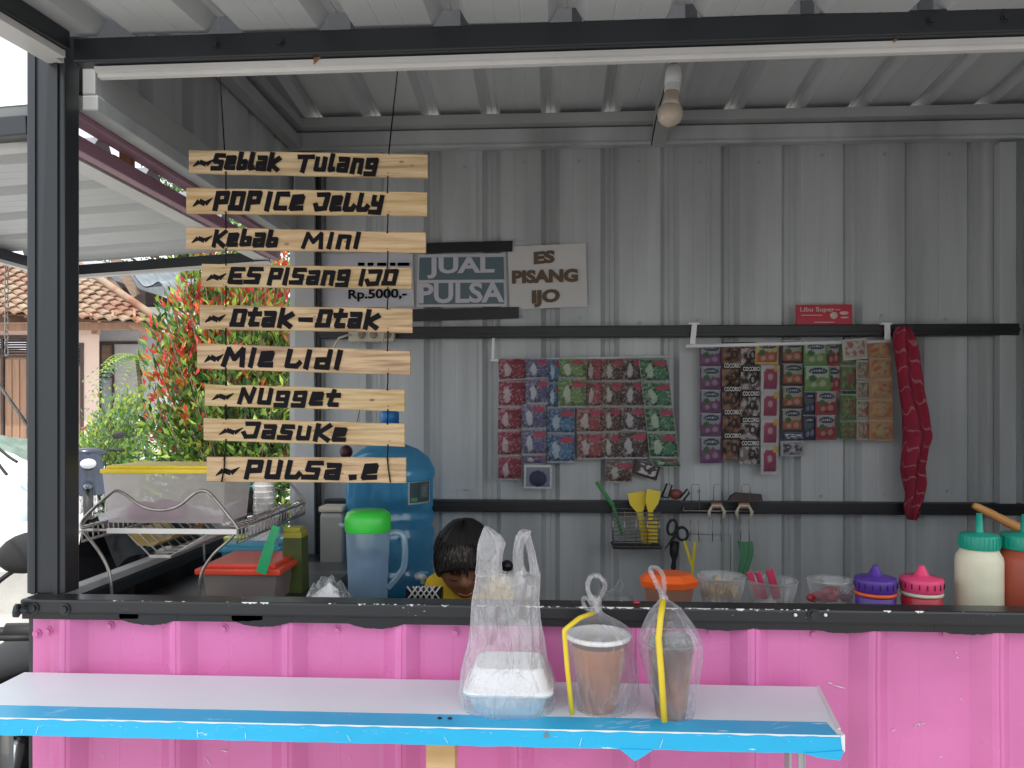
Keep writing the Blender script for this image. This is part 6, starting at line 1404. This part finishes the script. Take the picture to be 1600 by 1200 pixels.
# ---- motorcycles
def bike(name, label, loc, rz, bodym, s=1.0, decals=False):
    T = thing(name, label, 'motorcycle', (0, 0, 0), 'motorcycles parked around the stall')
    def V(x, y, z): return Vector((x, y, z))*s
    for y in (-.62, .62):
        w_ = MB(); c = V(0, y, .30)
        w_.tube([c+Vector((0, .27*s*cos(t), .27*s*sin(t))) for t in [2*pi*i/32 for i in range(33)]], .045*s, 10); wp = P('wheel', w_, M['rubber'], T)
        r_ = MB(); r_.tube([c+Vector((0, .225*s*cos(t), .225*s*sin(t))) for t in [2*pi*i/32 for i in range(33)]], .018*s, 8); r_.tube([c+V(-.05, 0, 0), c+V(.05, 0, 0)], .045*s, 12)
        for k in range(5):
            t = 2*pi*k/5; r_.tube([c, c+Vector((0, .22*s*cos(t), .22*s*sin(t)))], [.018*s, .012*s], 6)
        P('rim', r_, M['chrome'], wp)
    q = MB()
    for x in (-.075, .075): q.tube([V(x, -.62, .30), V(x*.9, -.47, .72)], .022*s, 8)
    q.tube([V(0, -.47, .70), V(0, -.38, .95)], .03*s, 8); P('fork', q, M['chrome'], T)
    q = MB(); q.tube([V(0, -.43, .92), V(0, -.38, .70), V(0, -.20, .42), V(0, .15, .40), V(0, .35, .62), V(0, .72, .70)], [.04*s, .06*s, .08*s, .09*s, .06*s, .03*s], 10); q.ell(V(0, .0, .36), .13*s, .20*s, .15*s)
    q.tube([V(.12, .05, .26), V(.13, .35, .28), V(.14, .78, .36)], [.03*s, .045*s, .055*s], 10); P('engine', q, M['chrome'], T)
    q = MB()
    def fair(a, b):
        t = -1+2*a; x = .20*t*(1-.35*b); return V(x, -.50-.10*(1-t*t)+.12*b-.05*abs(t), .50+.50*b)
    q.grid(fair, 16, 10, 0); 
    for sx in (-1, 1): q.grid(lambda a, b: V(sx*(.17+.03*sin(pi*a)), -.44+.30*a, .28+.55*b-.25*a*(1-b)), 8, 8, 0)
    q.ell(V(0, -.62, .62), .06*s, .30*s, .05*s); q.ell(V(0, .45, .62), .13*s, .38*s, .12*s); q.ell(V(0, -.40, .985), .20*s, .10*s, .055*s)
    P('fairing', q, bodym, T)
    if decals:
        q = MB()
        for a0, a1, b0, b1, mi in ((.05, .5, .80, .86, 0), (.1, .42, .66, .76, 0), (.2, .38, .70, .78, 1), (.55, .9, .7, .78, 0), (.1, .3, .45, .55, 1), (.5, .85, .5, .58, 0)):
            q.grid(lambda a, b: fair(a0+(a1-a0)*a, b0+(b1-b0)*b+.05*a)+V(0, -.004, 0), 6, 3, mi)
        P('decal', q, [M['lip'], M['red']], T)
    q = MB(); q.ell(V(0, .32, .78), .13*s, .40*s, .05*s); q.ell(V(0, .10, .76), .11*s, .15*s, .05*s); P('seat', q, M['rubber'], T)
    q = MB(); q.tube(curve([V(-.36, -.28, .99), V(-.22, -.33, 1.0), V(0, -.38, .97), V(.22, -.33, 1.0), V(.36, -.28, .99)], 4), .013*s, 8)
    for sx in (-1, 1): q.tube([V(sx*.26, -.315, 1.0), V(sx*.38, -.275, .99)], .020*s, 10); q.tube([V(sx*.24, -.36, 1.0), V(sx*.36, -.34, .995)], .007*s, 6)
    P('handlebar', q, M['rubber'], T)
    for sx in (-1, 1):
        q = MB(); q.tube(curve([V(sx*.20, -.34, 1.0), V(sx*.24, -.33, 1.10), V(sx*.30, -.32, 1.15)], 4), .006*s, 6); q.ell(V(sx*.32, -.325, 1.18), .075*s, .02*s, .045*s, 18, 10, 0, Matrix.Rotation(-sx*.25, 3, 'Y')); P('mirror', q, M['rubber'], T)
    q = MB(); q.ell(V(0, -.575, .86), .085*s, .05*s, .06*s); P('headlight', q, mat('headlight_glass', (.5, .52, .55), .1), T)
    q = MB(); q.box(V(-.07, .86, .70), V(.07, .90, .76)); P('tail_light', q, M['red'], T)
    T.location = loc; T.rotation_euler = (0, 0, rz); return T
bike('motorcycle', 'blue-black motorcycle parked in the yard behind the front post', at0(139, 700, 9.1), radians(31), M['bikeblue'], 1.0)
bike('motorcycle', 'black motorcycle with white and red decals parked tight against the left end of the stall', (-1.50, 1.95, 0), radians(4), M['bikeb'], 1.0, True)
q = MB(); q.ell(at(135, 669, 13.0), .10, .04, .03); solo('red_crate', q, M['red'], 'small red object on the ground behind the motorcycle beside the pink house', 'crate')
